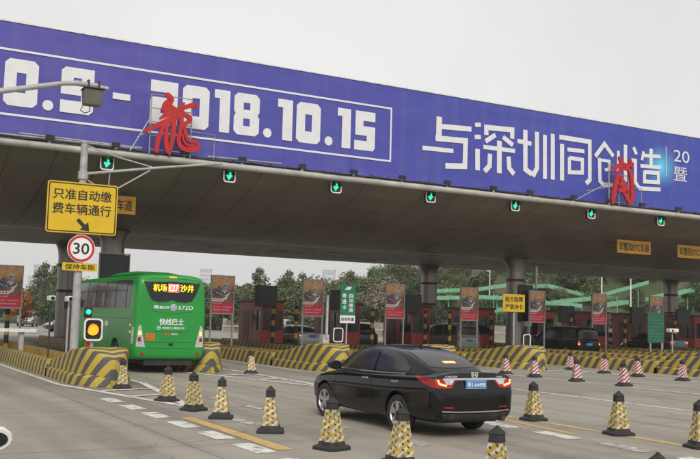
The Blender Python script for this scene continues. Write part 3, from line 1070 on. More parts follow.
ST = [([(23.75, 11.16), (23.74, 10.15)], 0.3), ([(23.76, 10.72), (25.56, 10.81)], 0.24), ([(23.56, 10.15), (25.24, 10.22), (25.22, 9.03), (24.13, 8.94)], 0.26), ([(22.86, 9.63), (24.56, 9.67)], 0.2), ([(25.77, 11.04), (26.1, 11.08)], 0.2), ([(25.76, 10.47), (26.11, 10.51)], 0.2), ([(25.93, 9.92), (25.95, 8.92)], 0.26), ([(26.43, 10.64), (26.42, 11.0), (27.97, 11.07), (27.97, 10.65)], 0.25), ([(26.39, 10.33), (26.97, 10.71)], 0.22), ([(27.42, 10.66), (28.02, 10.34)], 0.23), ([(26.27, 10.06), (28.15, 10.07)], 0.2), ([(27.2, 10.45), (27.22, 8.91)], 0.28), ([(26.66, 9.77), (26.64, 9.2), (26.35, 8.91)], 0.25), ([(27.76, 9.76), (27.81, 9.21), (28.1, 8.95)], 0.25), ([(28.3, 10.58), (29.15, 10.54)], 0.21), ([(28.77, 11.17), (28.79, 9.25), (29.19, 9.06)], 0.26), ([(29.49, 11.16), (29.51, 9.39), (29.25, 8.96)], 0.25), ([(29.99, 11.07), (30.01, 8.91)], 0.24), ([(30.49, 11.18), (30.51, 8.92)], 0.25), ([(31.09, 10.75), (31.1, 8.93)], 0.26), ([(30.92, 11.08), (32.92, 11.07), (32.93, 9.14), (32.68, 8.93)], 0.24), ([(31.44, 10.52), (32.56, 10.54)], 0.2), ([(31.57, 10.13), (31.58, 9.29)], 0.2), ([(31.57, 10.11), (32.43, 10.1), (32.43, 9.45), (31.58, 9.39)], 0.2), ([(33.3, 10.37), (33.92, 11.08), (34.54, 10.51)], 0.22), ([(33.58, 10.32), (33.62, 9.15), (33.85, 8.97), (34.5, 9.04)], 0.22), ([(33.58, 10.22), (34.26, 10.22), (34.24, 9.8), (33.95, 9.75)], 0.16), ([(34.89, 10.83), (34.89, 9.69)], 0.18), ([(35.39, 11.2), (35.38, 9.37), (35.06, 9.15)], 0.23), ([(35.96, 11.13), (36.17, 10.79)], 0.21), ([(35.81, 10.44), (36.1, 10.44), (36.09, 9.31), (36.38, 9.03), (37.92, 9.1)], 0.21), ([(36.69, 11.0), (36.57, 10.52)], 0.17), ([(37.24, 11.2), (37.23, 10.24)], 0.23), ([(36.63, 10.78), (37.93, 10.86)], 0.19), ([(36.46, 10.21), (37.93, 10.28)], 0.19), ([(36.75, 9.98), (36.74, 9.31)], 0.21), ([(36.75, 9.92), (37.77, 9.95), (37.77, 9.47), (36.74, 9.42)], 0.21), ([(38.35, 11.43), (38.34, 9.82)], 0.04)]
b = MB()
for i, (pts, w) in enumerate(ST):
    b.strip(pts, [w / 2] * len(pts), YB - 0.004 - 0.0004 * i, YB)
b.build('headline_lettering', M['banner_white'], root)
b = MB()
for s, x0, z0, x1, z1 in (('20', 38.95, 10.72, 40.15, 11.36), ('暨', 38.95, 9.70, 39.95, 10.45)):
    b = MB()
    text_into(b, s, x0, z0, x1, z1, YB, 0.004)
    b.build('side_lettering', M['banner_white'], root)

# ------------------------------------------------------------------ red calligraphy on the roof edge
R1 = [[(10.73, 10.16, 0.107), (10.86, 10.01, 0.124), (10.71, 9.78, 0.163), (10.63, 9.6, 0.123)], [(10.58, 9.58, 0.078), (10.81, 9.66, 0.157), (11.04, 9.63, 0.101)], [(10.49, 9.23, 0.045), (10.7, 9.39, 0.106), (11.0, 9.52, 0.112), (11.16, 9.59, 0.073)], [(9.92, 8.69, 0.061), (10.21, 8.85, 0.094), (10.55, 9.05, 0.106), (10.89, 9.22, 0.129), (11.16, 9.39, 0.096)], [(10.62, 8.97, 0.073), (10.51, 8.66, 0.089), (10.41, 8.31, 0.095), (10.38, 7.98, 0.083)], [(10.75, 9.02, 0.073), (10.73, 8.52, 0.084), (10.78, 8.13, 0.095), (10.89, 7.93, 0.061)], [(10.98, 9.3, 0.124), (11.02, 8.84, 0.09), (10.96, 8.38, 0.09), (10.92, 8.08, 0.073)], [(11.36, 9.9, 0.062), (11.25, 9.72, 0.107), (11.19, 9.48, 0.101)], [(11.18, 9.63, 0.073), (11.5, 9.81, 0.091), (11.79, 9.92, 0.097), (11.88, 9.86, 0.068)], [(11.35, 9.57, 0.079), (11.29, 9.27, 0.096), (11.35, 9.08, 0.079)], [(11.38, 9.5, 0.068), (11.58, 9.43, 0.096), (11.64, 9.28, 0.091), (11.44, 9.14, 0.085)], [(11.31, 9.11, 0.062), (11.26, 8.75, 0.079), (11.23, 8.44, 0.084), (11.35, 8.22, 0.096), (11.64, 8.16, 0.107), (11.93, 8.23, 0.119), (12.03, 8.36, 0.085)], [(11.4, 9.06, 0.062), (11.47, 8.84, 0.079), (11.53, 8.62, 0.068), (11.68, 8.49, 0.062), (11.91, 8.49, 0.079), (12.03, 8.36, 0.063)], [(11.37, 8.71, 0.039), (11.41, 8.49, 0.048), (11.57, 8.33, 0.051), (11.81, 8.34, 0.045)]]
R2 = [[(34.14, 10.27, 0.078), (34.29, 10.07, 0.142), (34.34, 9.9, 0.085)], [(33.59, 9.53, 0.035), (33.92, 9.78, 0.113), (34.39, 9.94, 0.128), (34.78, 9.93, 0.086)], [(34.88, 10.2, 0.107), (34.92, 10.03, 0.121), (35.02, 9.86, 0.057)], [(34.19, 9.67, 0.057), (34.0, 9.29, 0.106), (33.82, 8.7, 0.12), (33.73, 8.27, 0.12), (33.66, 7.96, 0.07)], [(34.29, 9.69, 0.071), (34.73, 9.76, 0.107), (34.95, 9.38, 0.121), (35.02, 8.74, 0.136), (34.99, 8.23, 0.135), (34.79, 8.02, 0.085)], [(34.29, 9.32, 0.05), (34.29, 9.14, 0.113), (34.46, 9.08, 0.085)], [(34.14, 8.91, 0.064), (34.29, 8.96, 0.127), (34.63, 8.85, 0.107)], [(34.09, 8.58, 0.071), (34.38, 8.72, 0.156), (34.68, 8.64, 0.142), (34.58, 8.45, 0.071)], [(34.38, 8.57, 0.064), (34.63, 8.24, 0.085), (34.87, 8.08, 0.107)]]


def red_char(strokes, label, x0, x1, zt, ypl, lean):
    root = thing('character_sign', ((x0 + x1) / 2, ypl, 7.9), label, 'sign', 'red characters on the roof edge')
    mb = MB()
    for i, s in enumerate(strokes):
        p = smooth_path(s, 5)
        e0, e1 = p[0], p[-1]
        pts = [q[:2] for q in p]
        rad = [max(0.026, q[2] * 0.92) for q in p]
        d0 = (Vector(pts[0]) - Vector(pts[1])).normalized() * rad[0]
        d1 = (Vector(pts[-1]) - Vector(pts[-2])).normalized() * rad[-1]
        pts = [tuple(Vector(pts[0]) + d0), tuple(Vector(pts[0]) + d0 * 0.6)] + pts + [tuple(Vector(pts[-1]) + d1 * 0.6), tuple(Vector(pts[-1]) + d1)]
        rad = [rad[0] * 0.25, rad[0] * 0.75] + rad + [rad[-1] * 0.75, rad[-1] * 0.25]
        mb.strip(pts, rad, ypl - 0.10 - 0.0015 * i, ypl)
    mb.build('character', M['red_char'], root)
    mb = MB()
    yb = ypl + 0.06
    for xx in (x0, x1, (x0 + x1) / 2):
        mb.tube([(xx, yb, 7.86), (xx, yb, zt)], 0.025)
    n = 4
    for j in range(n + 1):
        z = 8.05 + (zt - 8.05) * j / n
        mb.tube([(x0, yb + 0.03, z), (x1, yb + 0.03, z)], 0.02)
    mb.tube([(x0, yb, zt - 0.9), (x0 - lean, yb + 0.1, 7.9)], 0.025)
    mb.tube([(x0, yb, 8.75), (x0 - lean * 0.65, yb + 0.1, 8.45)], 0.02)
    mb.tube([(x1, yb, 8.9), (x1 + 1.0, yb + 0.1, 8.9), (x1 + 1.0, yb + 0.1, 7.9)], 0.018)
    mb.build('scaffold', M['steel'], root)


red_char(R1, 'large red brush character on a pipe scaffold before the white date of the billboard', 10.15, 11.75, 10.15, 33.72, 0.7)
red_char(R2, 'red brush character on a pipe scaffold before the headline near the right end', 33.55, 34.9, 9.9, 33.72, 2.2)

# floodlights and brackets sitting on the edge pipe
FL = [4.2 + 2.45 * i for i in range(17)]
proto = None
for i, x in enumerate(FL):
    lab = 'small dark floodlight on the canopy edge pipe below the billboard'
    if proto is None:
        proto = thing('floodlight', (0, 0, 0), lab, 'floodlight', 'floodlights along the canopy edge')
        MB().box(-0.05, -0.03, 0.0, 0.05, 0.03, 0.12).build('bracket', M['steel'], proto)
        MB().loft([[(-0.15, -0.1, 0.12), (0.15, -0.1, 0.12), (0.15, 0.12, 0.16), (-0.15, 0.12, 0.16)], [(-0.15, -0.14, 0.28), (0.15, -0.14, 0.28), (0.12, 0.06, 0.32), (-0.12, 0.06, 0.32)]]).build('housing', M['dark_metal'], proto, bevel=0.01)
        proto.location = (x, 33.86, 7.86)
        index_kids(proto)
    else:
        dup(proto, (x + rnd.uniform(-.2, .2), 33.86, 7.86), rz=rnd.uniform(-.3, .3))

# ------------------------------------------------------------------ lane signals under the canopy edge
def make_signal(label, cat, lamp, w=0.52, h=0.56, arrow=True, post=0.0, group=None):
    root = thing('lane_signal', (0, 0, 0), label, cat, group)
    z0 = post
    b = MB()
    b.box(-w / 2 + 0.035, 0.0, z0, w / 2 - 0.035, 0.16, z0 + h)
    b.build('housing', M['black_gloss'], root, bevel=0.03)
    t = 0.045

    def rr(a, c, r, n=5):
        o = []
        for cx, cz, t0 in ((a - r, c - r, 0), (-a + r, c - r, 90), (-a + r, -c + r, 180), (a - r, -c + r, 270)):
            o += [(cx + r * math.cos(R(t0 + 90 * i / n)), z0 + h / 2 + cz + r * math.sin(R(t0 + 90 * i / n))) for i in range(n + 1)]
        return o
    b = MB()
    fill_polys(b, [rr(w / 2, h / 2, 0.12), rr(w / 2 - t, h / 2 - t, 0.09)], -0.012, 0.04)
    b.build('border', M['white_sheet'], root)
    b = MB()
    if lamp is None:
        b.strip([(-0.1, z0 + h / 2 + 0.08), (0.08, z0 + h / 2), (-0.1, z0 + h / 2 - 0.08)], [0.025] * 3, -0.02, -0.002)
        b.build('lamp', M['dark_metal'], root)
    elif arrow:
        c = z0 + h / 2
        b.strip([(0.05, c + 0.12), (0.0, c - 0.08)], [0.032, 0.032], -0.022, -0.004)
        b.strip([(-0.09, c + 0.01), (-0.01, c - 0.12), (0.11, c + 0.01)], [0.03, 0.035, 0.03], -0.024, -0.004)
        b.build('lamp', lamp, root)
        v = MB()
        v.loft([[(x, y, z0 + h / 2 + zz) for x, zz in ((-0.19, 0.02), (-0.15, 0.16), (0, 0.21), (0.15, 0.16), (0.19, 0.02))] for y in (-0.2, -0.015)], closed=False, caps=False)
        ob = v.build('visor', M['black_gloss'], root, smooth=True)
        sm = ob.modifiers.new('thick', 'SOLIDIFY')
        sm.thickness = 0.012
    else:
        c = z0 + h / 2
        b.revolve([(0.0, -0.05), (0.10, -0.045), (0.16, -0.01), (0.16, 0.0)], (0, -0.0, c), 20, 'Y')
        b.build('lamp', lamp, root, smooth=True)
        v = MB()
        v.loft([[(0.19 * math.cos(R(a)), y, c + 0.19 * math.sin(R(a))) for a in range(-10, 191, 20)] for y in (-0.16, -0.015)], closed=False, caps=False)
        ob = v.build('visor', M['black_gloss'], root, smooth=True)
        sm = ob.modifiers.new('thick', 'SOLIDIFY')
        sm.thickness = 0.012
    if post:
        MB().cyl((0, 0.08, 0), (0, 0.08, z0), 0.05).build('post', M['grey_post'], root)
    else:
        MB().cyl((0, 0.1, h), (0, 0.1, h + 0.42), 0.022, n=8).build('hanger', M['dark_metal'], root)
    return root


SIG = [(8.7, 'lit green lane arrow in a white bordered box above the yellow lane sign'), (13.55, 'lit green lane arrow right of the large red character, under the canopy edge'),
       (18.35, 'lit green lane arrow under the end of the white date frame'), (23.15, 'lit green lane arrow under the left stroke of the headline'),
       (27.95, 'lit green lane arrow under the middle of the headline'), (32.75, 'lit green lane arrow just left of the smaller red character'),
       (37.6, 'lit green lane arrow furthest right under the canopy edge, above an amber sign'), (3.9, 'lit green lane arrow at the left edge above the amber sign'), (42.4, 'lit green lane arrow past the right edge of the billboard headline')]
proto = None
for x, lab in SIG:
    z = 7.14
    if proto is None:
        proto = make_signal(lab, 'lane signal', M['lit_green'], group='green lane signals under the canopy edge')
        proto.location = (x, 34.2, z)
        index_kids(proto)
    else:
        dup(proto, (x, 34.2, z), lab)

# ------------------------------------------------------------------ amber boards hung below the slope
def hang_board(x, label, partial=False):
    root = thing('hanging_board', (x, 36.4, 6.1), label, 'sign', 'amber lane boards hung under the canopy')
    w, h = 1.25, 0.42
    b = MB()
    b.box(x - w, 36.40, 5.80, x + w, 36.46, 6.52)
    b.build('board', M['sign_amber'], root, bevel=0.015)
    t = MB()
    text_into(t, '军警及ETC车道', x - w + 0.14, 5.93, x + w - 0.14, 6.38, 36.397, 0.006, bold=0.012)
    t.build('lettering', M['ink'], root)
    for dx in (-0.85, 0.85):
        MB().cyl((x + dx, 36.43, 6.52), (x + dx, 36.43, 7.02), 0.018, n=6).build('hanger', M['dark_metal'], root)


hang_board(4.1, 'amber lane board cut by the left edge of the picture')
hang_board(9.25, 'amber lane board half hidden behind the large yellow lane sign')
hang_board(38.02, 'amber lane board under the canopy with all its lettering in view')
hang_board(42.65, 'amber lane board at the right edge of the picture')

# ------------------------------------------------------------------ sign pole on the nose of the nearest island
PX, PY = 6.32, 27.5
root = thing('sign_pole', (PX, PY, 0), 'grey steel pole with a long braced arm standing on the nearest striped island', 'pole')
MB().cyl((PX, PY, 0), (PX, PY, 6.88), 0.125, 0.105, n=20).cyl((PX, PY, 6.86), (PX, PY, 6.92), 0.12, 0.12, n=20).build('pole', M['grey_post'], root, smooth=True)
b = MB()
b.tube([(PX + 0.05, PY - 0.05, 5.95), (PX + 2.2, PY, 6.35), (PX + 4.35, PY + 0.05, 6.72)], [0.045, 0.04, 0.033], n=10)
b.build('arm', M['grey_post'], root, smooth=True)
b = MB()
b.tube([(PX, PY, 6.82), (PX + 1.0, PY, 6.55), (PX + 2.05, PY, 6.36)], 0.022)
b.tube([(PX + 0.05, PY, 5.82), (PX + 0.75, PY, 5.42)], 0.026)
b.tube([(PX + 0.75, PY, 5.42), (PX + 2.0, PY, 6.25)], 0.024)
b.tube([(PX + 0.75, PY, 5.42), (PX + 0.78, PY, 6.06)], 0.018)
b.cyl((PX, PY, 5.78), (PX, PY, 6.02), 0.15, n=18)
b.build('brace', M['grey_post'], root, smooth=True)
for z in (3.3, 3.6, 4.05, 4.5, 5.3):
    MB().cyl((PX, PY, z), (PX, PY, z + 0.06), 0.135, n=16).build('clamp', M['steel'], root)

# camera under the end of that arm
def cctv(loc, label, rz=0.0, cable=True, s=1.0):
    root = thing('traffic_camera', loc, label, 'camera')
    MB().box(-0.16 * s, -0.34 * s, -0.13 * s, 0.16 * s, 0.26 * s, 0.13 * s).build('housing', M['white'], root, bevel=0.03)
    MB().cyl((0, -0.345 * s, 0), (0, -0.36 * s, 0), 0.09 * s, n=16).build('lens', M['black_gloss'], root)
    MB().box(-0.19 * s, -0.44 * s, 0.132 * s, 0.19 * s, 0.28 * s, 0.155 * s).build('sun_shield', M['white'], root)
    MB().cyl((0, 0, 0.15 * s), (0, 0, 0.15 * s + 0.22), 0.035, n=10).build('bracket', M['grey_post'], root)
    root.rotation_euler = (0, 0, rz)
    return root


cctv((PX + 4.15, PY + 0.05, 6.34), 'pale boxy traffic camera under the tip of the braced arm', 0.35, s=0.8)

# lane sign, speed limit and spacing plates
yf = PY - 0.16


def plate(mb, x0, z0, x1, z1, y, t, r, mat=0):
    o = []
    for cx, cz, t0 in ((x1 - r, z1 - r, 0), (x0 + r, z1 - r, 90), (x0 + r, z0 + r, 180), (x1 - r, z0 + r, 270)):
        o += [(cx + r * math.cos(R(t0 + 18 * i)), cz + r * math.sin(R(t0 + 18 * i))) for i in range(6)]
    mb.prism(o, y, y + t, mat)
    return o


root = thing('lane_sign', (PX, yf, 4.2), 'large yellow lane sign with two lines of black writing and a slanting arrow', 'sign')
b = MB()
plate(b, 5.30, 4.17, 7.33, 5.66, yf, 0.03, 0.08)
b.build('panel', M['sign_yellow'], root)
b = MB()
bo = []
for r_, i_ in ((0.06, 0.035), (0.05, 0.065)):
    o = []
    x0, z0, x1, z1 = 5.30 + i_, 4.17 + i_, 7.33 - i_, 5.66 - i_
    for cx, cz, t0 in ((x1 - r_, z1 - r_, 0), (x0 + r_, z1 - r_, 90), (x0 + r_, z0 + r_, 180), (x1 - r_, z0 + r_, 270)):
        o += [(cx + r_ * math.cos(R(t0 + 18 * i)), cz + r_ * math.sin(R(t0 + 18 * i))) for i in range(6)]
    bo.append(o)
fill_polys(b, bo, yf - 0.001, 0.006)
text_into(b, '只准自动缴', 5.46, 5.14, 7.15, 5.46, yf - 0.001, 0.006, bold=0.014)
text_into(b, '费车辆通行', 5.46, 4.72, 7.15, 5.04, yf - 0.001, 0.006, bold=0.014)
b.strip([(6.19, 4.58), (6.40, 4.38)], [0.055, 0.055], yf - 0.007, yf)
b.prism([(6.54, 4.25), (6.50, 4.52), (6.27, 4.29)], yf - 0.008, yf)
b.build('lettering', M['ink'], root)
for z in (4.42, 5.38):
    MB().box(5.5, yf + 0.03, z, 7.15, yf + 0.07, z + 0.06).build('rail', M['steel'], root)

root = thing('speed_limit_sign', (PX, yf, 3.74), 'round white speed limit sign with a red ring reading 30 below the yellow sign', 'sign')
b = MB()
b.disc((PX + 0.02, 3.74), 0.40, yf - 0.005, yf + 0.02, 40)
b.build('panel', M['white_sheet'], root)
b = MB()
fill_polys(b, [[(PX + 0.02 + r_ * math.cos(t * math.pi / 24), 3.74 + r_ * math.sin(t * math.pi / 24)) for t in range(48)] for r_ in (0.385, 0.315)], yf - 0.006, 0.006)
b.build('ring', M['red_sheet'], root)
b = MB()
text_into(b, '30', PX - 0.21, 3.575, PX + 0.25, 3.905, yf - 0.006, 0.006, bold=0.016)
b.build('lettering', M['ink'], root)

root = thing('spacing_sign', (PX, yf, 3.2), 'small yellow plate with four black characters under the round speed limit sign', 'sign')
b = MB()
plate(b, 5.83, 3.09, 6.83, 3.32, yf, 0.025, 0.03)
b.build('panel', M['sign_yellow'], root)
b = MB()
text_into(b, '保持车距', 5.90, 3.125, 6.76, 3.285, yf - 0.001, 0.005, bold=0.014)
b.build('lettering', M['ink'], root)

# signals on the islands
s = make_signal('amber lamp lit in a white bordered box on the nearest striped island', 'signal', M['lit_amber'], 0.52, 0.62, False, 1.12)
s.name = 'warning_signal'
s.location = (6.52, 26.2, 0.0)
for x, y, lab, w, h, p in ((20.55, 37.7, 'unlit arrow signal with white border below the green lane card sign', 0.52, 0.66, 0.62), (30.15, 35.9, 'unlit arrow signal with white border below the yellow two line sign', 0.48, 0.62, 0.55)):
    s = make_signal(lab, 'signal', None, w, h, True, p, 'unlit arrow signals on the islands')
    s.name = 'warning_signal'
    s.location = (x, y, 0.2)
# green light on its stand behind the amber signal
root = thing('green_light_stand', (6.45, 26.55, 0.2), 'small green light on an orange stand behind the amber signal', 'signal')
MB().box(6.33, 26.5, 1.76, 6.55, 26.62, 2.06).build('housing', M['black_gloss'], root, bevel=0.02)
MB().disc((6.44, 1.92), 0.07, 26.47, 26.502, 16).build('lamp', M['lit_green'], root)
MB().box(6.40, 26.52, 0.2, 6.52, 26.6, 1.76).build('stand', M['orange_mark'], root, bevel=0.01)

# white cameras on thin posts
for x, y, z, lab in ((5.97, 29.3, 2.32, 'white camera on a thin dark post standing left of the sign pole'), (6.22, 28.0, 2.3, 'white camera on a pale post right beside the sign pole')):
    root = thing('lane_camera', (x, y, 0.2), lab, 'camera', 'white lane cameras on the nearest island')
    MB().cyl((x, y, 0.2), (x, y, z - 0.1), 0.028, n=10).build('post', M['grey_post'] if y < 29 else M['dark_metal'], root)
    MB().box(x - 0.09, y - 0.24, z - 0.1, x + 0.09, y + 0.2, z + 0.06).build('housing', M['white'], root, bevel=0.03)
    MB().cyl((x, y - 0.242, z - 0.02), (x, y - 0.26, z - 0.02), 0.06, n=12).build('lens', M['black_gloss'], root)

# upper left: camera arm reaching in over the next lane
root = thing('camera_mast', (1.55, 20, 0), 'pale steel arm reaching in from the left over the first digits of the billboard', 'pole')
MB().cyl((1.3, 20, 0), (1.3, 20, 6.3), 0.14, 0.11, n=18).build('mast', M['grey_post'], root, smooth=True)
b = MB()
b.tube([(1.3, 20, 6.0), (2.8, 20, 6.40), (4.1, 20, 6.76), (4.35, 20, 6.80), (5.03, 20, 6.77)], [0.075, 0.065, 0.055, 0.055, 0.05], n=10)
b.cyl((4.32, 20, 6.80), (4.85, 20, 6.80), 0.062, n=10)
b.build('arm', M['grey_post'], root, smooth=True)
root = thing('radar_camera', (4.68, 20, 6.5), 'dark grey box camera hanging from the arm beside the dash of the date', 'camera')
b = MB()
b.loft([[(4.50, 19.82, 6.34), (4.86, 19.82, 6.34), (4.86, 20.06, 6.34), (4.50, 20.06, 6.34)], [(4.49, 19.76, 6.68), (4.89, 19.76, 6.68), (4.89, 20.12, 6.68), (4.49, 20.12, 6.68)]])
b.build('housing', pm('dark_olive_casing', (0.12, 0.11, 0.09), 0.5), root, bevel=0.015)
MB().box(4.47, 19.72, 6.685, 4.91, 20.14, 6.70).build('lid', M['dark_metal'], root)
b = MB()
b.tube([(4.52, 20.0, 6.36), (4.46, 19.98, 6.22), (4.55, 19.98, 6.17), (4.66, 20.0, 6.22), (4.66, 20.0, 6.34)], 0.012, n=6)
b.build('cable', M['black_gloss'], root)
for dx in (-0.1, 0.12):
    MB().box(4.68 + dx, 19.93, 6.70, 4.72 + dx, 20.07, 6.90).build('bracket', M['dark_metal'], root)
cctv((5.35, 33.6, 7.28), 'small pale camera bracketed under the canopy edge pipe near the left edge', 0.8, s=0.8)

# ------------------------------------------------------------------ posters on the islands
def make_poster(label):
    root = thing('poster_stand', (0, 0, 0), label, 'poster', 'red advertising posters on the islands')
    w = 0.545
    MB().box(-w, 0, 1.86, w, 0.05, 3.60).build('panel', M['poster'], root)
    b = MB()
    # loose brush strokes: a slate mass with pale flecks and a white sweep
    pr = random.Random(5)
    for i in range(46):
        u = pr.random()
        cx, cz = -0.2 + 0.34 * pr.gauss(0, .5), 2.86 + 0.2 * pr.gauss(0, .6)
        k = 0
        if u > 0.55:
            cx, cz, k = 0.1 + 0.26 * pr.gauss(0, .6), 2.95 + 0.2 * pr.gauss(0, .7), 1
        if u > 0.82:
            cx, cz, k = 0.18 + 0.2 * pr.gauss(0, .7), 2.9 + 0.22 * pr.gauss(0, .8), 2
        cx, cz = max(-.40, min(.40, cx)), max(2.62, min(3.25, cz))
        a_, ln, w_ = pr.uniform(-.6, 1.4), pr.uniform(.05, .15), pr.uniform(.014, .045)
        dx, dz = math.cos(a_) * ln * .7, math.sin(a_) * ln * .7
        b.strip([(cx - dx, cz - dz), (cx + dz * .3, cz - dx * .2), (cx + dx, cz + dz)], [w_ * .5, w_, w_ * .4], -0.003 - 0.0002 * i, 0.001, k)
    b.strip([(-0.02, 2.46), (0.16, 2.56), (0.24, 2.72), (0.36, 2.80)], [.05, .07, .045, .02], -0.0135, 0.001, 2)
    b.strip([(-0.42, 2.92), (-0.28, 2.80), (-0.08, 2.76), (0.02, 2.66)], [.01, .03, .035, .02], -0.0137, 0.001, 1)
    b.box(-0.54, -0.0142, 2.40, 0.04, 0.002, 2.54, 2)
    b.build('picture', [M['p_blue'], M['p_grey'], M['p_white']], root)
    t = MB()
    for i in range(4):
        t.box(-0.48 + 0.12 * i, -0.016, 2.445, -0.40 + 0.12 * i, -0.0144, 2.50)
    t.build('lettering', M['booth_red'], root)
    for z, n in ((2.28, 5), (2.12, 10), (1.98, 9)):
        t = MB()
        for i in range(n):
            if z == 2.12 and i == 4:
                continue
            t.box(-0.46 + 0.094 * i, -0.004, z, -0.46 + 0.094 * i + 0.07, 0.0015, z + 0.055)
        t.build('lettering', pm('poster_pink_ink', (0.62, 0.36, 0.37), 0.4), root)
    b = MB()
    b.box(-w - 0.05, -0.03, 1.80, -w, 0.08, 3.64).box(w, -0.03, 1.80, w + 0.05, 0.08, 3.64)
    b.box(-w, -0.03, 1.80, w, 0.08, 1.86).box(-w, -0.03, 3.60, w, 0.08, 3.64)
    b.build('frame', M['grey_post'], root)
    for x in (-0.55, 0.55):
        MB().box(x - 0.035, 0.0, 0.0, x + 0.035, 0.07, 1.80).build('leg', M['grey_post'], root)
    return root


PL = {0: 'red poster cut by the left edge of the picture', 2: 'red poster just right of the green bus', 3: 'red poster left of the tall green lane card sign', 4: 'red poster between the green card sign and the steel column',
      5: 'red poster in front of the grey minivan', 6: 'red poster right of the yellow two line sign', 7: 'red poster by the rear of the black van', 8: 'red poster half hidden behind the dull green panel'}
proto = None
for k, lab in PL.items():
    loc = (6.66 + PITCH * k + (0.05 if k > 1 else 0), 41.48, 0.15)
    if proto is None:
        proto = make_poster(lab)
        proto.location = loc
        index_kids(proto)
    else:
        dup(proto, loc, lab)

# ------------------------------------------------------------------ lane signs on posts
root = thing('card_lane_sign', (20.93, 37.5, 0.2), 'tall green lane card sign with white characters on a thin post', 'sign')
b = MB()
b.box(20.54, 37.5, 2.05, 21.32, 37.54, 3.46)
b.build('panel', M['green_sheet'], root)
MB().box(20.54, 37.5, 1.70, 21.32, 37.54, 2.045).build('lower_panel', M['white_sheet'], root)
b = MB()
for i, c in enumerate('粤通卡'):
    text_into(b, c, 20.62, 2.84 - 0.27 * i, 20.84, 3.06 - 0.27 * i, 37.498, 0.005, bold=0.02)
for i, c in enumerate('自动缴费'):
    text_into(b, c, 20.98, 2.86 - 0.22 * i, 21.20, 3.05 - 0.22 * i, 37.498, 0.005, bold=0.02)
b.prism([(20.74, 3.22), (20.88, 3.36), (21.12, 3.36), (21.0, 3.22)], 37.493, 37.499)
b.build('lettering', M['white_sheet'], root)
b = MB()
text_into(b, '自动车道', 20.6, 1.80, 21.26, 1.96, 37.498, 0.005, bold=0.02)
b.build('lower_lettering', M['ink'], root)
MB().cyl((20.93, 37.58, 0.2), (20.93, 37.58, 3.3), 0.04, n=10).build('post', M['grey_post'], root)

root = thing('warning_board', (30.7, 37.5, 0.2), 'yellow warning board with two lines of black writing on a grey post', 'sign')
MB().box(29.95, 37.5, 2.47, 31.36, 37.53, 3.36).build('panel', M['sign_yellow'], root)
b = MB()
text_into(b, '前方路障', 30.08, 2.97, 31.23, 3.25, 37.499, 0.005, bold=0.02)
text_into(b, '严禁冲卡', 30.08, 2.58, 31.23, 2.86, 37.499, 0.005, bold=0.02)
b.build('lettering', M['ink'], root)
MB().cyl((30.72, 37.6, 0.2), (30.72, 37.6, 3.3), 0.05, n=12).build('post', M['grey_post'], root)

root = thing('notice_panel', (40.1, 36.8, 0.2), 'dull green panel of fine faint writing on two posts before the booths', 'sign')
MB().box(39.46, 36.8, 1.02, 40.72, 36.84, 2.66).build('panel', M['green_dull'], root)
for i in range(8):
    MB().box(39.56, 36.796, 1.16 + 0.18 * i, 39.56 + (1.05 if i % 3 else 0.8), 36.801, 1.18 + 0.18 * i).build('text_line', pm('faint_green_ink', (0.06, 0.22, 0.14), 0.5), root)
for x in (39.72, 40.6):
    MB().cyl((x, 36.87, 0.2), (x, 36.87, 2.5), 0.04, n=10).build('post', M['grey_post'], root)
root = thing('lane_camera', (41.35, 36.8, 0.2), 'white camera on a post just right of the dull green panel', 'camera')
MB().cyl((41.35, 36.8, 0.2), (41.35, 36.8, 1.6), 0.04, n=10).build('post', M['grey_post'], root)
MB().box(41.0, 36.62, 1.6, 41.7, 36.95, 1.82).build('housing', M['white'], root, bevel=0.05)
MB().cyl((41.2, 36.615, 1.71), (41.2, 36.6, 1.71), 0.07, n=12).build('lens', M['black_gloss'], root)

# dark signal cluster on the column behind the yellow board
root = thing('signal_cluster', (35.1, 42.2, 3.0), 'tall black signal cabinet fixed to the column between the yellow board and a poster', 'signal')
MB().box(34.9, 42.0, 2.0, 35.75, 42.3, 4.1).build('housing', M['black_gloss'], root, bevel=0.03)
b = MB()
for z in (2.4, 3.0, 3.6):
    MB().revolve([(0.0, -0.03), (0.2, -0.02), (0.24, 0.03)], (35.3, 41.99, z), 18, 'Y').build('lens', M['screen'], root, smooth=True)
b = MB()
b.box(35.86, 41.9, 3.9, 35.98, 42.0, 5.2)
b.build('tube_lamp', M['white'], root, bevel=0.02)

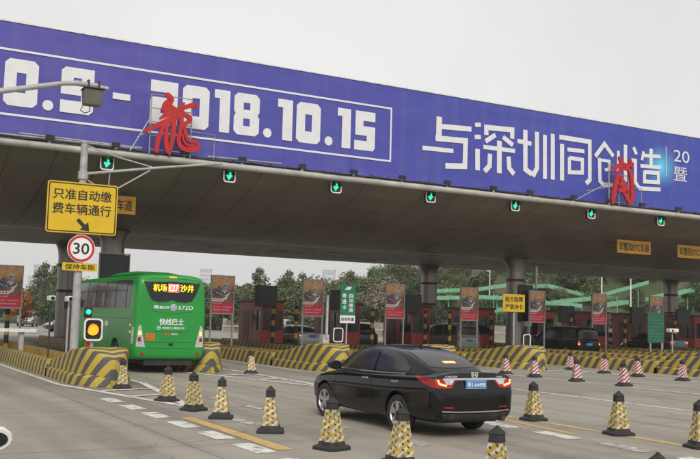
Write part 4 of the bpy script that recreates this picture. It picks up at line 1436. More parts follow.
# ------------------------------------------------------------------ booths and lane displays
def make_booth(label):
    root = thing('toll_booth', (0, 0, 0), label, 'toll booth', 'red toll booths on the islands')
    w, l, h = 0.66, 3.2, 2.75
    b = MB()
    b.box(-w, 0, 0.2, w, l, 1.15)                       # lower shell
    for x0, x1, y0, y1 in ((-w, -w + 0.1, 0, 0.1), (w - 0.1, w, 0, 0.1), (-w, -w + 0.1, 1.3, 1.55), (w - 0.1, w, 1.3, 1.55), (-w, w, 1.55, l)):
        b.box(x0, y0, 1.15, x1, y1, 2.2)
    b.box(-w, 0, 2.2, w, l, h - 0.08)
    b.build('body', M['booth_red'], root, bevel=0.02)
    MB().box(-w + 0.1, 0.03, 1.15, w - 0.1, 0.05, 2.2).build('front_window', M['glass'], root)
    MB().box(-w + 0.03, 0.1, 1.15, -w + 0.05, 1.3, 2.2).build('side_window', M['glass'], root)
    MB().box(w - 0.05, 0.1, 1.15, w - 0.03, 1.3, 2.2).build('side_window', M['glass'], root)
    b = MB()
    MB().box(0.02, -0.005, 1.15, 0.05, 0.06, 2.2).build('window_bar', M['dark_metal'], root)
    MB().box(-w - 0.012, 0.62, 1.15, -w + 0.06, 0.66, 2.2).build('window_bar', M['dark_metal'], root)
    MB().box(-w - 0.08, -0.1, h - 0.08, w + 0.08, l + 0.1, h + 0.04).build('roof', M['booth_dark'], root, bevel=0.02)
    MB().box(-w - 0.01, 0.0, 0.2, w + 0.01, l + 0.005, 0.45).build('plinth', M['booth_dark'], root)
    MB().box(-w - 0.012, 1.75, 0.45, -w + 0.01, 2.55, 2.15).build('door', M['booth_dark'], root)
    return root


BL = {2: 'red toll booth hidden in part by the rear of the green bus', 3: 'red toll booth with dark windows right of the first clear poster', 4: 'dark red toll booth behind the tall green card sign',
      5: 'red toll booth left of the steel column', 6: 'red toll booth behind the grey minivan', 7: 'red toll booth behind the black van',
      8: 'red toll booth left of the dull green panel', 9: 'red toll booth right of the dull green panel', 10: 'red toll booth nearest the right edge', 1: 'red toll booth in front of the bus', 11: 'red toll booth beyond the right edge'}
proto = None
for k, lab in BL.items():
    loc = (isl_x(k) + 0.15, 46.2, 0)
    if proto is None:
        proto = make_booth(lab)
        proto.location = loc
        index_kids(proto)
    else:
        dup(proto, loc, lab)
DL = {3: ('blank dark lane display over the booth right of the first clear poster', 20.45, 45.6, 2.42, 3.55), 4: ('blank dark lane display just left of the tall green card sign', 25.0, 45.6, 2.35, 3.5),
      5: ('blank dark lane display left of the steel column', 29.75, 45.6, 2.25, 3.4), 7: ('blank dark lane display above the black van', 43.3, 47.4, 2.0, 3.25),
      8: ('blank dark lane display left of the dull green panel', 48.0, 45.6, 2.05, 3.2), 9: ('blank dark lane display nearest the right edge', 52.4, 45.6, 2.02, 3.15), 1: ('dark lane display in a pale frame above the bus roof', 11.05, 41.2, 3.35, 4.42)}
proto = None
for k, (lab, x, y, z0, z1) in DL.items():
    if proto is None:
        proto = thing('lane_display', (0, 0, 0), lab, 'display', 'dark lane displays over the booths')
        MB().box(-0.64, 0, 0, 0.64, 0.16, 1.12).build('housing', M['dark_metal'], proto, bevel=0.015)
        MB().box(-0.57, -0.006, 0.07, 0.57, 0.003, 1.05).build('screen', M['screen'], proto)
        MB().box(-0.4, 0.16, 0.4, -0.34, 0.5, 0.46).build('bracket', M['dark_metal'], proto)
        MB().box(0.34, 0.16, 0.4, 0.4, 0.5, 0.46).build('bracket', M['dark_metal'], proto)
        proto.location = (x, y, z0)
        index_kids(proto)
    else:
        d = dup(proto, (x, y, z0), lab)
b = MB()
# pale rim of the display over the bus, with its short post
root = thing('display_post', (11.05, 41.3, 0), 'grey post and pale rim carrying the display above the bus', 'post')
b.box(10.36, 41.16, 3.29, 10.405, 41.26, 4.53).box(11.695, 41.16, 3.29, 11.74, 41.26, 4.53).box(10.405, 41.16, 3.29, 11.695, 41.26, 3.335).box(10.405, 41.16, 4.485, 11.695, 41.26, 4.53)
b.build('rim', M['grey_post'], root)
MB().cyl((11.05, 41.45, 0.2), (11.05, 41.45, 4.0), 0.06).build('post', M['grey_post'], root)

# ------------------------------------------------------------------ yellow and black clearance posts
bp = [(6.85, 42.4, 'yellow and black post under the left edge poster'), (21.0, 43.0, 'yellow and black post right of the booth with the big window'), (20.75, 45.3, 'yellow and black post standing against the booth front window'),
      (25.45, 42.9, 'yellow and black post right of the tall green card sign'), (30.2, 44.9, 'yellow and black post against the left side of the steel column'), (30.35, 42.7, 'yellow and black post right of the steel column'),
      (35.2, 45.2, 'yellow and black post right of the poster before the grey minivan'), (39.95, 43.4, 'yellow and black post above the roof of the black van'), (44.8, 43.7, 'yellow and black post left of the dull green panel'), (49.6, 43.9, 'yellow and black post right of the dull green panel')]
proto = None
for x, y, lab in bp:
    if proto is None:
        proto = thing('clearance_post', (0, 0, 0), lab, 'post', 'yellow and black posts by the booths')
        n = 14
        rings = [[(0.1 * math.cos(2 * math.pi * i / n), 0.1 * math.sin(2 * math.pi * i / n), z) for i in range(n)] for z in (0.0, 1.0, 2.2)]
        MB().loft(rings, uvs=[[(q[2], 0) for q in r] for r in rings]).build('post', M['bollard'], proto, smooth=True)
        MB().revolve([(0.104, 2.2), (0.1, 2.235), (0.04, 2.26)], n=14).build('cap', M['dark_metal'], proto, smooth=True)
        proto.location = (x, y, 0.2)
        index_kids(proto)
    else:
        dup(proto, (x, y, 0.2), lab)

root = thing('white_board', (38.9, 45.9, 1.0), 'blank white board standing by the booth above the black van', 'board')
MB().box(38.35, 45.9, 1.7, 38.95, 45.94, 2.5).build('panel', M['white_sheet'], root)
MB().box(38.6, 45.95, 0.2, 38.7, 46.0, 1.9).build('post', M['grey_post'], root)
# barrier arm at the left
root = thing('barrier_arm', (6.3, 35.5, 0.2), 'white boom barrier arm lowered across the lane at the left edge', 'barrier')
MB().box(6.18, 35.4, 0.2, 6.34, 35.55, 1.12).build('post', M['grey_post'], root, bevel=0.02)
MB().box(3.2, 35.30, 1.12, 6.75, 35.38, 1.24).build('arm', M['white'], root)
root = thing('barrier_arm', (21.1, 40.2, 0.2), 'white barrier machine with its arm raised before the red booth', 'barrier')
MB().box(21.0, 40.0, 0.2, 21.35, 40.4, 1.1).build('cabinet', M['white'], root, bevel=0.03)
MB().box(21.1, 39.9, 0.95, 21.2, 39.99, 3.0).build('arm', M['white'], root)

# ------------------------------------------------------------------ cones
def make_cone(name, label, mat, group, white_top=False):
    root = thing(name, (0, 0, 0), label, 'traffic cone', group)
    b = MB()
    s, c = 0.225, 0.05

    def octo(a, k, z):
        return [(a - k, -a, z), (a, -a + k, z), (a, a - k, z), (a - k, a, z), (-a + k, a, z), (-a, a - k, z), (-a, -a + k, z), (-a + k, -a, z)]
    b.loft([octo(s, c, 0), octo(s, c, 0.045), octo(s - 0.02, c, 0.06), octo(0.165, 0.04, 0.075), octo(0.15, 0.03, 0.125)])
    b.build('base', M['rubber'], root)
    b = MB()
    z0, z1, a0, a1 = 0.125, 0.60, 0.138, 0.070
    rings = []
    for j in range(5):
        t = j / 4
        a, z = a0 + (a1 - a0) * t, z0 + (z1 - z0) * t
        rings.append((a, z))
    for q in range(4):
        vs, uv = [], []
        for a, z in rings:
            for u in (-1, 0, 1):
                x, y = u * a, -a
                for _ in range(q):
                    x, y = -y, x
                vs.append((x, y, z))
                uv.append((u * a, z))
        b.add(vs, [(3 * j + i, 3 * j + i + 1, 3 * j + i + 4, 3 * j + i + 3) for j in range(4) for i in range(2)], 0, uv)
    b.build('sleeve', mat, root)
    b = MB()
    b.loft([octo(0.080, 0.02, 0.592), octo(0.074, 0.02, 0.685), octo(0.085, 0.02, 0.69), octo(0.062, 0.018, 0.72), octo(0.02, 0.008, 0.762), octo(0.018, 0.008, 0.775)])
    b.build('top', M['rubber'], root)
    return root


YC = [(6.72, 20.15, 'yellow and black cone just behind the bus, furthest of the left row of four'), (6.62, 18.15, 'yellow and black cone second from the bus in the left row'), (6.62, 16.65, 'yellow and black cone beside the upper end of the short yellow line'),
      (6.64, 14.45, 'yellow and black cone standing alone below the bus, left of the black sedan'), (6.72, 24.3 - 0.55, 'yellow and black cone against the nose of the nearest striped island'), (12.5, 28.9, 'yellow and black cone against the island nose right of the bus'),
      (6.68, 12.35, 'yellow and black cone in front of the sedan front wheel'), (6.86, 10.75, 'yellow and black cone in front of the sedan rear wheel, cut by the picture bottom'), (6.75, 8.55, 'yellow and black cone cut by the picture bottom, below the sedan bumper'),
      (12.5, 14.65, 'yellow and black cone just right of the sedan tail'), (12.45, 12.3, 'yellow and black cone on the right yellow line, middle of its row'), (12.5, 10.55, 'yellow and black cone at the right edge of the picture'), (6.85, 6.3, 'yellow and black cone of which only the tip shows at the picture bottom')]
proto = None
for i, (x, y, lab) in enumerate(YC):
    rz = rnd.uniform(-0.5, 0.5)
    if proto is None:
        proto = make_cone('traffic_cone', lab, M['ycone'], 'yellow and black traffic cones')
        proto.location = (x, y, 0)
        proto.rotation_euler = (0, 0, rz)
        index_kids(proto)
    else:
        dup(proto, (x, y, 0), lab, rz).rotation_euler = (rnd.uniform(-.03, .03), rnd.uniform(-.03, .03), rz)
RC = [(22.35, 27.8, 'red and white cone half hidden behind the sedan tail'), (22.3, 26.1, 'red and white cone left of the striped island nose'), (27.4, 29.8, 'red and white cone at the foot of the striped nose, smallest in view'), (22.35, 24.0, 'red and white cone below the right end of the striped nose'),
      (27.25, 27.7, 'red and white cone left of the dull green panel, in the back row'), (22.45, 21.95, 'largest red and white cone, front row at right'), (27.15, 25.85, 'red and white cone below the dull green panel'), (27.15, 23.7, 'red and white cone nearest the right edge')]
proto = None
for i, (x, y, lab) in enumerate(RC):
    rz = rnd.uniform(-0.5, 0.5)
    if proto is None:
        proto = make_cone('traffic_cone', lab, M['rcone'], 'red and white traffic cones')
        proto.location = (x, y, 0)
        proto.rotation_euler = (0, 0, rz)
        index_kids(proto)
    else:
        dup(proto, (x, y, 0), lab, rz).rotation_euler = (rnd.uniform(-.03, .03), rnd.uniform(-.03, .03), rz)

# ------------------------------------------------------------------ vehicles
def resample(c, n):
    c = [Vector(p) for p in c]
    d = [0.0]
    for a, b in zip(c[:-1], c[1:]):
        d.append(d[-1] + (b - a).length)
    out = []
    for i in range(n):
        s = d[-1] * i / (n - 1)
        k = 0
        while k < len(c) - 2 and d[k + 1] < s:
            k += 1
        t = 0 if d[k + 1] == d[k] else (s - d[k]) / (d[k + 1] - d[k])
        out.append(c[k].lerp(c[k + 1], max(0, min(1, t))))
    return out


class Skin:
    """finished body surface onto which glass, lamps and trim are laid"""
    def __init__(self, obs):
        vs, fs = [], []
        dg = bpy.context.evaluated_depsgraph_get()
        for o in obs:
            e = o.evaluated_get(dg)
            me = e.to_mesh()
            b = len(vs)
            vs += [v.co.copy() for v in me.vertices]
            fs += [[b + i for i in p.vertices] for p in me.polygons]
            e.to_mesh_clear()
        self.t = BVHTree.FromPolygons(vs, fs)

    def hit(self, u, v, mode):
        o, d = {'rear': ((u, -6, v), (0, 1, 0)), 'front': ((u, 14, v), (0, -1, 0)), 'left': ((-6, u, v), (1, 0, 0)), 'right': ((6, u, v), (-1, 0, 0)), 'top': ((u, v, 6), (0, 0, -1))}[mode]
        p, nrm, _, _ = self.t.ray_cast(Vector(o), Vector(d))
        if p is None:
            p, nrm, _, _ = self.t.find_nearest(Vector({'rear': (u, 0, v), 'front': (u, 5, v), 'left': (-1, u, v), 'right': (1, u, v), 'top': (u, v, 1.4)}[mode]))
        if nrm.dot(Vector(d)) > 0:
            nrm = -nrm
        return p, nrm

    def patch(self, mb, A, B, mode, n=14, m=8, off=0.005, mat=0):
        a, b = resample(A, n), resample(B, n)
        vs = []
        for j in range(m):
            for i in range(n):
                q = a[i].lerp(b[i], j / (m - 1))
                p, nn = self.hit(q.x, q.y, mode)
                vs.append(p + nn * off)
        mb.add(vs, [(j * n + i, j * n + i + 1, (j + 1) * n + i + 1, (j + 1) * n + i) for j in range(m - 1) for i in range(n - 1)], mat)

    def band(self, mb, pts, w, mode, off=0.006, mat=0, n=24):
        pts = resample(pts, n)
        A, B = [], []
        for i, p in enumerate(pts):
            d = (pts[min(i + 1, n - 1)] - pts[max(i - 1, 0)]).normalized()
            nn = Vector((-d.y, d.x)) * w / 2
            A.append(p + nn)
            B.append(p - nn)
        self.patch(mb, A, B, mode, n, 2, off, mat)


def half_loft(stations, ringf):
    rings = []
    for s in stations:
        h = ringf(*s)
        rings.append([(-x, s[0], z) for x, z in h if x > 1e-6][::-1] + [(x, s[0], z) for x, z in h])
    return rings


def sym(h, y):
    """h goes from bottom centre up to top centre along +x"""
    right = h
    left = [(-x, z) for x, z in reversed(h) if abs(x) > 1e-6]
    return [(x, y, z) for x, z in right + left]


def lower_ring(y, hw, zb, zs, zt):
    return sym([(0, zb), (hw * .72, zb), (hw * .94, zb + .05), (hw * .985, zb + .25 * (zs - zb)), (hw * .99, zb + .56 * (zs - zb)), (hw * 1.004, zb + .66 * (zs - zb)), (hw * .984, zb + .72 * (zs - zb)), (hw * .97, zs - .06), (hw * .945, zs - .018), (hw * .90, zs - .003), (hw * .62, zt - .008), (0, zt)], y)


def green_ring(y, wb, wt, zb, zt):
    d = zt - zb
    return sym([(0, zb - .12), (wb, zb - .12), (wb, zb + .02), (wb + (wt - wb) * .55, zb + .5 * d), (wt + .03, zt - .12 * d), (wt * .78, zt - .015 * d), (0, zt + .012)], y)


SEDAN = dict(L=4.65, axles=(1.12, 3.74), r=0.325, track=0.775,
             low=[(0.0, .66, .40, .74, .76), (.03, .77, .33, .80, .83), (.065, .815, .29, .965, 1.01), (.085, .828, .285, 1.01, 1.075), (.10, .835, .28, 1.028, 1.09), (.14, .845, .28, 1.032, 1.09), (.3, .865, .26, 1.03, 1.085), (.6, .878, .24, 1.01, 1.06), (1.12, .885, .21, .99, 1.04), (1.7, .88, .19, .97, 1.0), (2.4, .88, .19, .955, .99),
                  (3.1, .88, .2, .94, .99), (3.74, .875, .22, .89, .95), (4.2, .83, .25, .80, .85), (4.5, .72, .28, .68, .72), (4.65, .52, .36, .58, .61)],
             top=[(.40, .60, .50, .97, 1.02), (.8, .71, .55, 1.01, 1.21), (1.15, .76, .575, 1.0, 1.345), (1.55, .78, .595, .985, 1.435), (2.05, .785, .605, .97, 1.472), (2.5, .785, .60, .965, 1.465), (2.95, .78, .585, .96, 1.395), (3.35, .765, .56, .95, 1.22), (3.8, .70, .5, .93, .97)],
             win=[([(2.06, 1.0), (3.42, 1.0)], [(2.06, 1.385), (2.5, 1.385), (2.9, 1.33), (3.2, 1.2), (3.42, 1.04)]),
                  ([(1.0, 1.05), (1.98, 1.005)], [(.98, 1.10), (1.2, 1.245), (1.5, 1.345), (1.75, 1.38), (1.98, 1.387)])],
             sash=[[(3.46, .985), (2.0, .985), (1.06, 1.012)]], doors=[2.02, .98, 3.3], handles=[2.2, 1.2])
VAN = dict(L=4.9, axles=(1.0, 3.9), r=0.34, track=0.80,
           low=[(0.0, .78, .36, .9, .92), (.05, .86, .30, 1.02, 1.05), (.25, .90, .27, 1.04, 1.07), (1.0, .92, .24, 1.03, 1.06), (2.5, .92, .22, 1.02, 1.05), (3.5, .92, .23, 1.0, 1.05), (3.9, .91, .24, .97, 1.03), (4.4, .86, .26, .86, .92), (4.75, .74, .3, .72, .76), (4.9, .55, .4, .6, .63)],
           top=[(.04, .78, .66, 1.02, 1.5), (.12, .82, .68, 1.02, 1.70), (.35, .84, .70, 1.02, 1.78), (1.4, .85, .71, 1.01, 1.81), (2.6, .85, .70, 1.0, 1.79), (3.2, .84, .67, 1.0, 1.66), (3.7, .82, .62, 1.0, 1.34), (4.15, .76, .55, .98, 1.03)],
           win=[([(2.75, 1.08), (3.85, 1.06)], [(2.75, 1.62), (3.1, 1.56), (3.5, 1.36), (3.85, 1.10)]), ([(1.55, 1.1), (2.68, 1.08)], [(1.55, 1.66), (2.68, 1.63)]), ([(.3, 1.12), (1.48, 1.1)], [(.36, 1.62), (1.48, 1.66)])],
           sash=[[(3.9, 1.03), (.2, 1.05)]], doors=[2.7, 1.5], handles=[2.85, 1.65])
SUV = dict(L=4.5, axles=(.95, 3.6), r=0.35, track=0.79,
           low=[(0.0, .76, .42, .9, .92), (.05, .84, .34, 1.04, 1.06), (.25, .88, .3, 1.06, 1.1), (.95, .91, .27, 1.04, 1.08), (2.3, .91, .25, 1.02, 1.06), (3.2, .91, .26, 1.0, 1.06), (3.6, .9, .28, .97, 1.04), (4.1, .85, .3, .88, .95), (4.4, .7, .36, .74, .78), (4.5, .5, .44, .64, .67)],
           top=[(.12, .76, .62, 1.04, 1.25), (.28, .80, .64, 1.04, 1.52), (.6, .82, .66, 1.03, 1.66), (1.5, .83, .66, 1.02, 1.70), (2.3, .83, .65, 1.01, 1.67), (2.8, .82, .62, 1.01, 1.52), (3.2, .80, .58, 1.01, 1.25), (3.5, .74, .5, 1.0, 1.03)],
           win=[([(2.05, 1.08), (3.2, 1.07)], [(2.05, 1.55), (2.5, 1.52), (2.9, 1.34), (3.2, 1.12)]), ([(1.15, 1.1), (1.98, 1.08)], [(1.15, 1.57), (1.98, 1.56)]), ([(.42, 1.14), (1.08, 1.1)], [(.6, 1.46), (1.08, 1.55)])],
           sash=[[(3.25, 1.04), (.4, 1.08)]], doors=[2.02, 1.1], handles=[2.2, 1.25])


def wheel(parent, x, y, r, side, hero):
    b = MB()
    w = 0.205
    sx = x - side * w
    prof = [(r * .66, 0.0), (r * .70, -.004 * side), (r * .93, -.002 * side), (r * .985, .02 * side), (r, .05 * side), (r, (w - .05) * side), (r * .985, (w - .02) * side), (r * .93, w * side), (r * .70, w * side), (r * .66, (w - .01) * side)]
    # inner side first; side is +1 for the wheel whose face looks to +x
    b.revolve([(p, h) for p, h in prof], (sx, y, r), 36 if hero else 20, 'X', caps=False)
    t = b.build('wheel', M['tyre'], parent, smooth=True)
    q = MB()
    fx = x - side * 0.012
    q.revolve([(r * .68, -.05 * side), (r * .68, 0.0), (r * .64, .006 * side), (r * .61, -.012 * side), (r * .60, -.05 * side)], (fx, y, r), 36 if hero else 20, 'X', 0, False)
    q.revolve([(r * .13, -.03 * side), (r * .13, -.004 * side), (r * .05, 0.0)], (fx, y, r), 14, 'X', 0)
    n = 5
    for i in range(n):
        for d in (-.16, .16):
            a = 2 * math.pi * i / n + 0.3
            c0 = Vector((0, math.cos(a + d * 1.6), math.sin(a + d * 1.6))) * r * .12
            c1 = Vector((0, math.cos(a + d), math.sin(a + d))) * r * .63
            tn = Vector((0, -math.sin(a), math.cos(a))) * 0.017
            base = Vector((fx, y, r))
            o = Vector((side * -.002, 0, 0))
            bk = Vector((-side * .03, 0, 0))
            vs = [base + c0 + tn + o, base + c0 - tn + o, base + c1 - tn * 1.5 + o, base + c1 + tn * 1.5 + o]
            vs += [v + bk for v in vs]
            q.add(vs, [(0, 1, 2, 3), (4, 7, 6, 5), (0, 4, 5, 1), (1, 5, 6, 2), (2, 6, 7, 3), (3, 7, 4, 0)], 0)
    q.revolve([(0.001, -.052 * side), (r * .62, -.052 * side), (r * .62, -.06 * side)], (fx, y, r), 24, 'X', 1)
    q.build('rim', [M['alloy'], M['alloy_dark']], t)


def make_car(spec, paint, label, cat='car', name='parked_car', hero=False, plate=None, rear_style='sedan', lit=False, group=None):
    root = thing(name, (0, 0, 0), label, cat, group)
    L = spec['L']
    lo = MB().loft([lower_ring(*s) for s in spec['low']]).build('body', paint, root, smooth=True, sub=2)
    hi = MB().loft([green_ring(*s) for s in spec['top']]).build('cabin', paint, root, smooth=True, sub=2)
    r = spec['r']
    cut = []
    for y in spec['axles']:
        c = MB().cyl((-1.4, y, r + .01), (1.4, y, r + .01), r + .055, n=40).build('cut', M['black_gloss'])
        md = lo.modifiers.new('arch', 'BOOLEAN')
        md.operation = 'DIFFERENCE'
        md.solver = 'EXACT'
        md.object = c
        cut.append(c)
    dg = bpy.context.evaluated_depsgraph_get()
    me = bpy.data.meshes.new_from_object(lo.evaluated_get(dg))
    lo.modifiers.clear()
    lo.data = me
    for c in cut:
        bpy.data.objects.remove(c)
    for p in me.polygons:
        p.use_smooth = True
    try:
        me.set_sharp_from_angle(angle=R(38))
    except Exception:
        pass
    S = Skin([lo, hi])
    # dark tunnel behind the wheels
    MB().box(-.62, .25, .24, .62, L - .3, .62).build('underbody', M['rubber'], root)
    for y in spec['axles']:
        for sd in (-1, 1):
            wheel(root, sd * (spec['track'] + .095), y, r, sd, hero)
    for side in ('left', 'right'):
        for bot, top in spec['win']:
            b = MB()
            S.patch(b, bot, top, side, 18, 8, .006)
            b.build('side_window', M['tint'], root, smooth=True)
        b = MB()
        for s in spec['sash']:
            S.band(b, s, .022, side, .009, 0, 30)
        b.build('window_trim', M['chrome'], root)
        b = MB()
        zt = spec['low'][8 if len(spec['low']) > 10 else 4][3]
        for yd in spec['doors']:
            S.band(b, [(yd, .30), (yd, zt)], .010, side, .003, 0, 14)
        b.build('door_seam', M['ink'], root)
        sg = -1 if side == 'left' else 1
        for yh in spec['handles']:
            p, nn = S.hit(yh, .87, side)
            b = MB()
            b.box(p.x + sg * .012 - .014, yh - .10, .855, p.x + sg * .012 + .014, yh + .10, .885)
            b.build('door_handle', M['chrome'] if hero else paint, root, bevel=.01)
        ym = spec['top'][-2][0] - .18
        zm = spec['top'][-2][3] + .10
        b = MB()
        xm = sg * .98
        rr = []
        for t, k in ((-.11, .84), (-.095, .93), (0, 1), (.08, .85), (.13, .4)):
            rr.append([(xm + k * .13 * math.cos(a * math.pi / 6), ym + t, zm + k * .09 * math.sin(a * math.pi / 6)) for a in range(12)])
        b.loft(rr)
        b.tube([(sg * .80, ym + .05, zm - .06), (xm - sg * .06, ym + .02, zm - .03)], .028)
        mr = b.build('mirror', paint, root, smooth=True)
        b = MB()
        b.loft([[(xm + .082 * math.cos(a * math.pi / 6), ym - .112 + dd, zm + .052 * math.sin(a * math.pi / 6)) for a in range(12)] for dd in (0, -.004)])
        b.build('mirror_glass', M['glass'], mr)
    # glass front and back
    b = MB()
    t = spec['top']
    if rear_style == 'sedan':
        S.patch(b, [(-.50, .70), (-.3, .63), (0, .61), (.3, .63), (.50, .70)], [(-.47, 1.42), (0, 1.45), (.47, 1.42)], 'top', 16, 12, .006)
    else:
        zt_ = t[1][4]
        S.patch(b, [(-.66, 1.12), (.66, 1.12)], [(-.55, zt_ - .12), (0, zt_ - .09), (.55, zt_ - .12)], 'rear', 16, 8, .008)
    b.build('rear_window', M['tint'], root, smooth=True)
    b = MB()
    y1, y0 = t[-1][0] - .12, t[-4][0] + .12
    S.patch(b, [(-.5, y0), (.5, y0)], [(-.56, y1 - .05), (0, y1 + .02), (.56, y1 - .05)], 'top', 14, 10, .006)
    b.build('windscreen', M['glass'], root, smooth=True)
    lampm = M['lamp_red']
    if rear_style == 'sedan':
        for sg in (-1, 1):
            b = MB()
            S.patch(b, [(sg * .82, .84), (sg * .62, .825), (sg * .50, .83), (sg * .40, .955)], [(sg * .82, .97), (sg * .62, .985), (sg * .5, .985), (sg * .40, .985)], 'rear', 18, 8, .007)
            S.patch(b, [(.10, .84), (.3, .88), (.62, .985)], [(.10, .975), (.3, .985), (.62, 1.0)], 'left' if sg < 0 else 'right', 16, 6, .007)
            lamp = b.build('tail_light', lampm, root, smooth=True)
            if hero or lit:
                b = MB()
                S.band(b, [(sg * .76, .965), (sg * .74, .90), (sg * .60, .865)], .035, 'rear', .013)
                b.build('lit_strip', M['lamp_lit'], lamp)
                b = MB()
                S.patch(b, [(sg * .60, .885), (sg * .50, .885), (sg * .44, .955)], [(sg * .64, .96), (sg * .5, .968), (sg * .44, .97)], 'rear', 10, 5, .011)
                b.build('reversing_lens', M['lamp_clear'], lamp)
    else:
        for sg in (-1, 1):
            b = MB()
            S.patch(b, [(sg * .84, .74), (sg * .68, .74)], [(sg * .82, .99), (sg * .70, .99)], 'rear', 8, 8, .008)
            lamp = b.build('tail_light', lampm, root, smooth=True)
            if lit:
                b = MB()
                S.patch(b, [(sg * .82, .78), (sg * .72, .78)], [(sg * .80, .86), (sg * .72, .86)], 'rear', 5, 5, .014)
                b.build('lit_strip', M['lamp_lit'], lamp)
    # plate
    zc = .885 if rear_style == 'sedan' else .80
    p, nn = S.hit(0, zc, 'rear')
    b = MB()
    yp = min(S.hit(x, z, 'rear')[0].y for x in (-.2, 0, .2) for z in (zc - .06, zc + .06)) - .012
    b.box(-.22, yp, zc - .07, .22, yp + .014, zc + .07)
    pl = b.build('number_plate', M['plate_blue'], root, bevel=.004)
    if plate:
        b = MB()
        text_into(b, plate, -.195, zc - .045, .195, zc + .045, yp - .001, .003, bold=.01)
        b.box(-.21, yp - .003, zc + .058, .21, yp, zc + .063).box(-.21, yp - .003, zc - .063, .21, yp, zc - .058)
        b.build('lettering', M['white_sheet'], pl)
    if hero:
        b = MB()
        S.band(b, [(-.66, .972), (-.3, .974), (0, .974), (.3, .974), (.66, .972)], .030, 'rear', .012)
        b.build('chrome_bar', M['chrome'], root)
        b = MB()
        S.band(b, [(-.70, .455), (-.4, .44), (0, .435), (.4, .44), (.70, .455)], .022, 'rear', .010)
        b.build('bumper_trim', M['chrome'], root)
        b = MB()
        S.patch(b, [(-.62, .30), (.62, .30)], [(-.70, .42), (0, .40), (.70, .42)], 'rear', 16, 5, .007)
        b.build('diffuser', M['rubber'], root)
        for sg in (-1, 1):
            b = MB()
            S.patch(b, [(sg * .66, .505), (sg * .48, .50)], [(sg * .66, .53), (sg * .48, .525)], 'rear', 8, 3, .009)
            b.build('reflector', M['lamp_red'], root)
        b = MB()
        S.band(b, [(-.78, .70), (-.4, .685), (0, .68), (.4, .685), (.78, .70)], .008, 'rear', .004)
        S.band(b, [(-.52, 1.052), (0, 1.06), (.52, 1.052)], .006, 'rear', .004)
        b.build('boot_seam', M['ink'], root)
        # emblem: an upright letter between curved bars inside a rounded frame
        ye = S.hit(0, 1.043, 'rear')[0].y - .006
        b = MB()
        fr = [(-.055, .998), (.055, .998), (.065, 1.026), (.07, 1.071), (.06, 1.086), (-.06, 1.086), (-.07, 1.071), (-.065, 1.026)]
        fi = [(x * .84, 1.045 + (z - 1.045) * .84) for x, z in fr]
        fill_polys(b, [fr, fi], ye, .008)
        b.strip([(-.036, 1.082), (-.030, 1.045), (-.028, 1.012)], [.009, .008, .008], ye - .005, ye + .004)
        b.strip([(.036, 1.082), (.030, 1.045), (.028, 1.012)], [.009, .008, .008], ye - .005, ye + .004)
        b.strip([(-.03, 1.043), (.03, 1.043)], [.007, .007], ye - .0045, ye + .004)
        b.build('emblem', M['badge'], root)
        yt = min(S.hit(x, 1.02, 'rear')[0].y for x in (-.6, -.5, -.4)) - .004
        b = MB()
        text_into(b, 'CRIDER', -.62, .998, -.36, 1.032, yt - .001, .005, bold=.02, slant=.25)
        b.build('lettering', M['badge'], root)
        b = MB()
        text_into(b, 'TURBO', .46, 1.0, .60, 1.022, yt - .001, .005, bold=.02, slant=.2)
        b.build('lettering', M['badge'], root)
        b = MB()
        S.patch(b, [(-.13, .76), (.13, .76)], [(-.13, .83), (.13, .83)], 'top', 6, 3, .012)
        b.build('high_stop_lamp', M['lamp_lit'], root)
        p, nn = S.hit(0, 1.75, 'top')
        b = MB()
        b.loft([[(-.02, 1.62, p.z - .02), (.02, 1.62, p.z - .02), (.004, 1.63, p.z + .055), (-.004, 1.63, p.z + .055)], [(-.02, 1.80, p.z - .01), (.02, 1.80, p.z - .01), (.002, 1.72, p.z + .05), (-.002, 1.72, p.z + .05)]])
        b.build('aerial', M['black_gloss'], root)
        MB().cyl((.56, -.02, .315), (.56, .2, .315), .045, n=18).build('exhaust_tip', M['dark_metal'], root, smooth=True)
    # front lamps and grille
    for sg in (-1, 1):
        b = MB()
        S.patch(b, [(sg * .42, .63), (sg * .66, .64)], [(sg * .46, .72), (sg * .68, .76)], 'front', 8, 6, .008)
        S.patch(b, [(L - .42, .66), (L - .2, .60)], [(L - .5, .76), (L - .22, .68)], 'left' if sg < 0 else 'right', 8, 5, .008)
        b.build('headlight', M['lamp_clear'], root, smooth=True)
    b = MB()
    S.patch(b, [(-.4, .46), (.4, .46)], [(-.42, .58), (.42, .58)], 'front', 8, 4, .008)
    b.build('grille', M['black_gloss'], root)
    return root


hero = make_car(SEDAN, M['car_black'], 'black four door saloon with brake lights lit, nearest car, driving towards the toll booths', 'car', 'black_sedan', True, '粤S·6449B')
hero.location = (9.62, 12.72, 0)
hero.rotation_euler = (0, 0, R(1.0))

LANE = lambda n: 8.95 + PITCH * n      # centre of the lane right of island n


def put(o, x, y, rz=0):
    o.location = (x, y, 0)
    o.rotation_euler = (0, 0, rz)
    return o


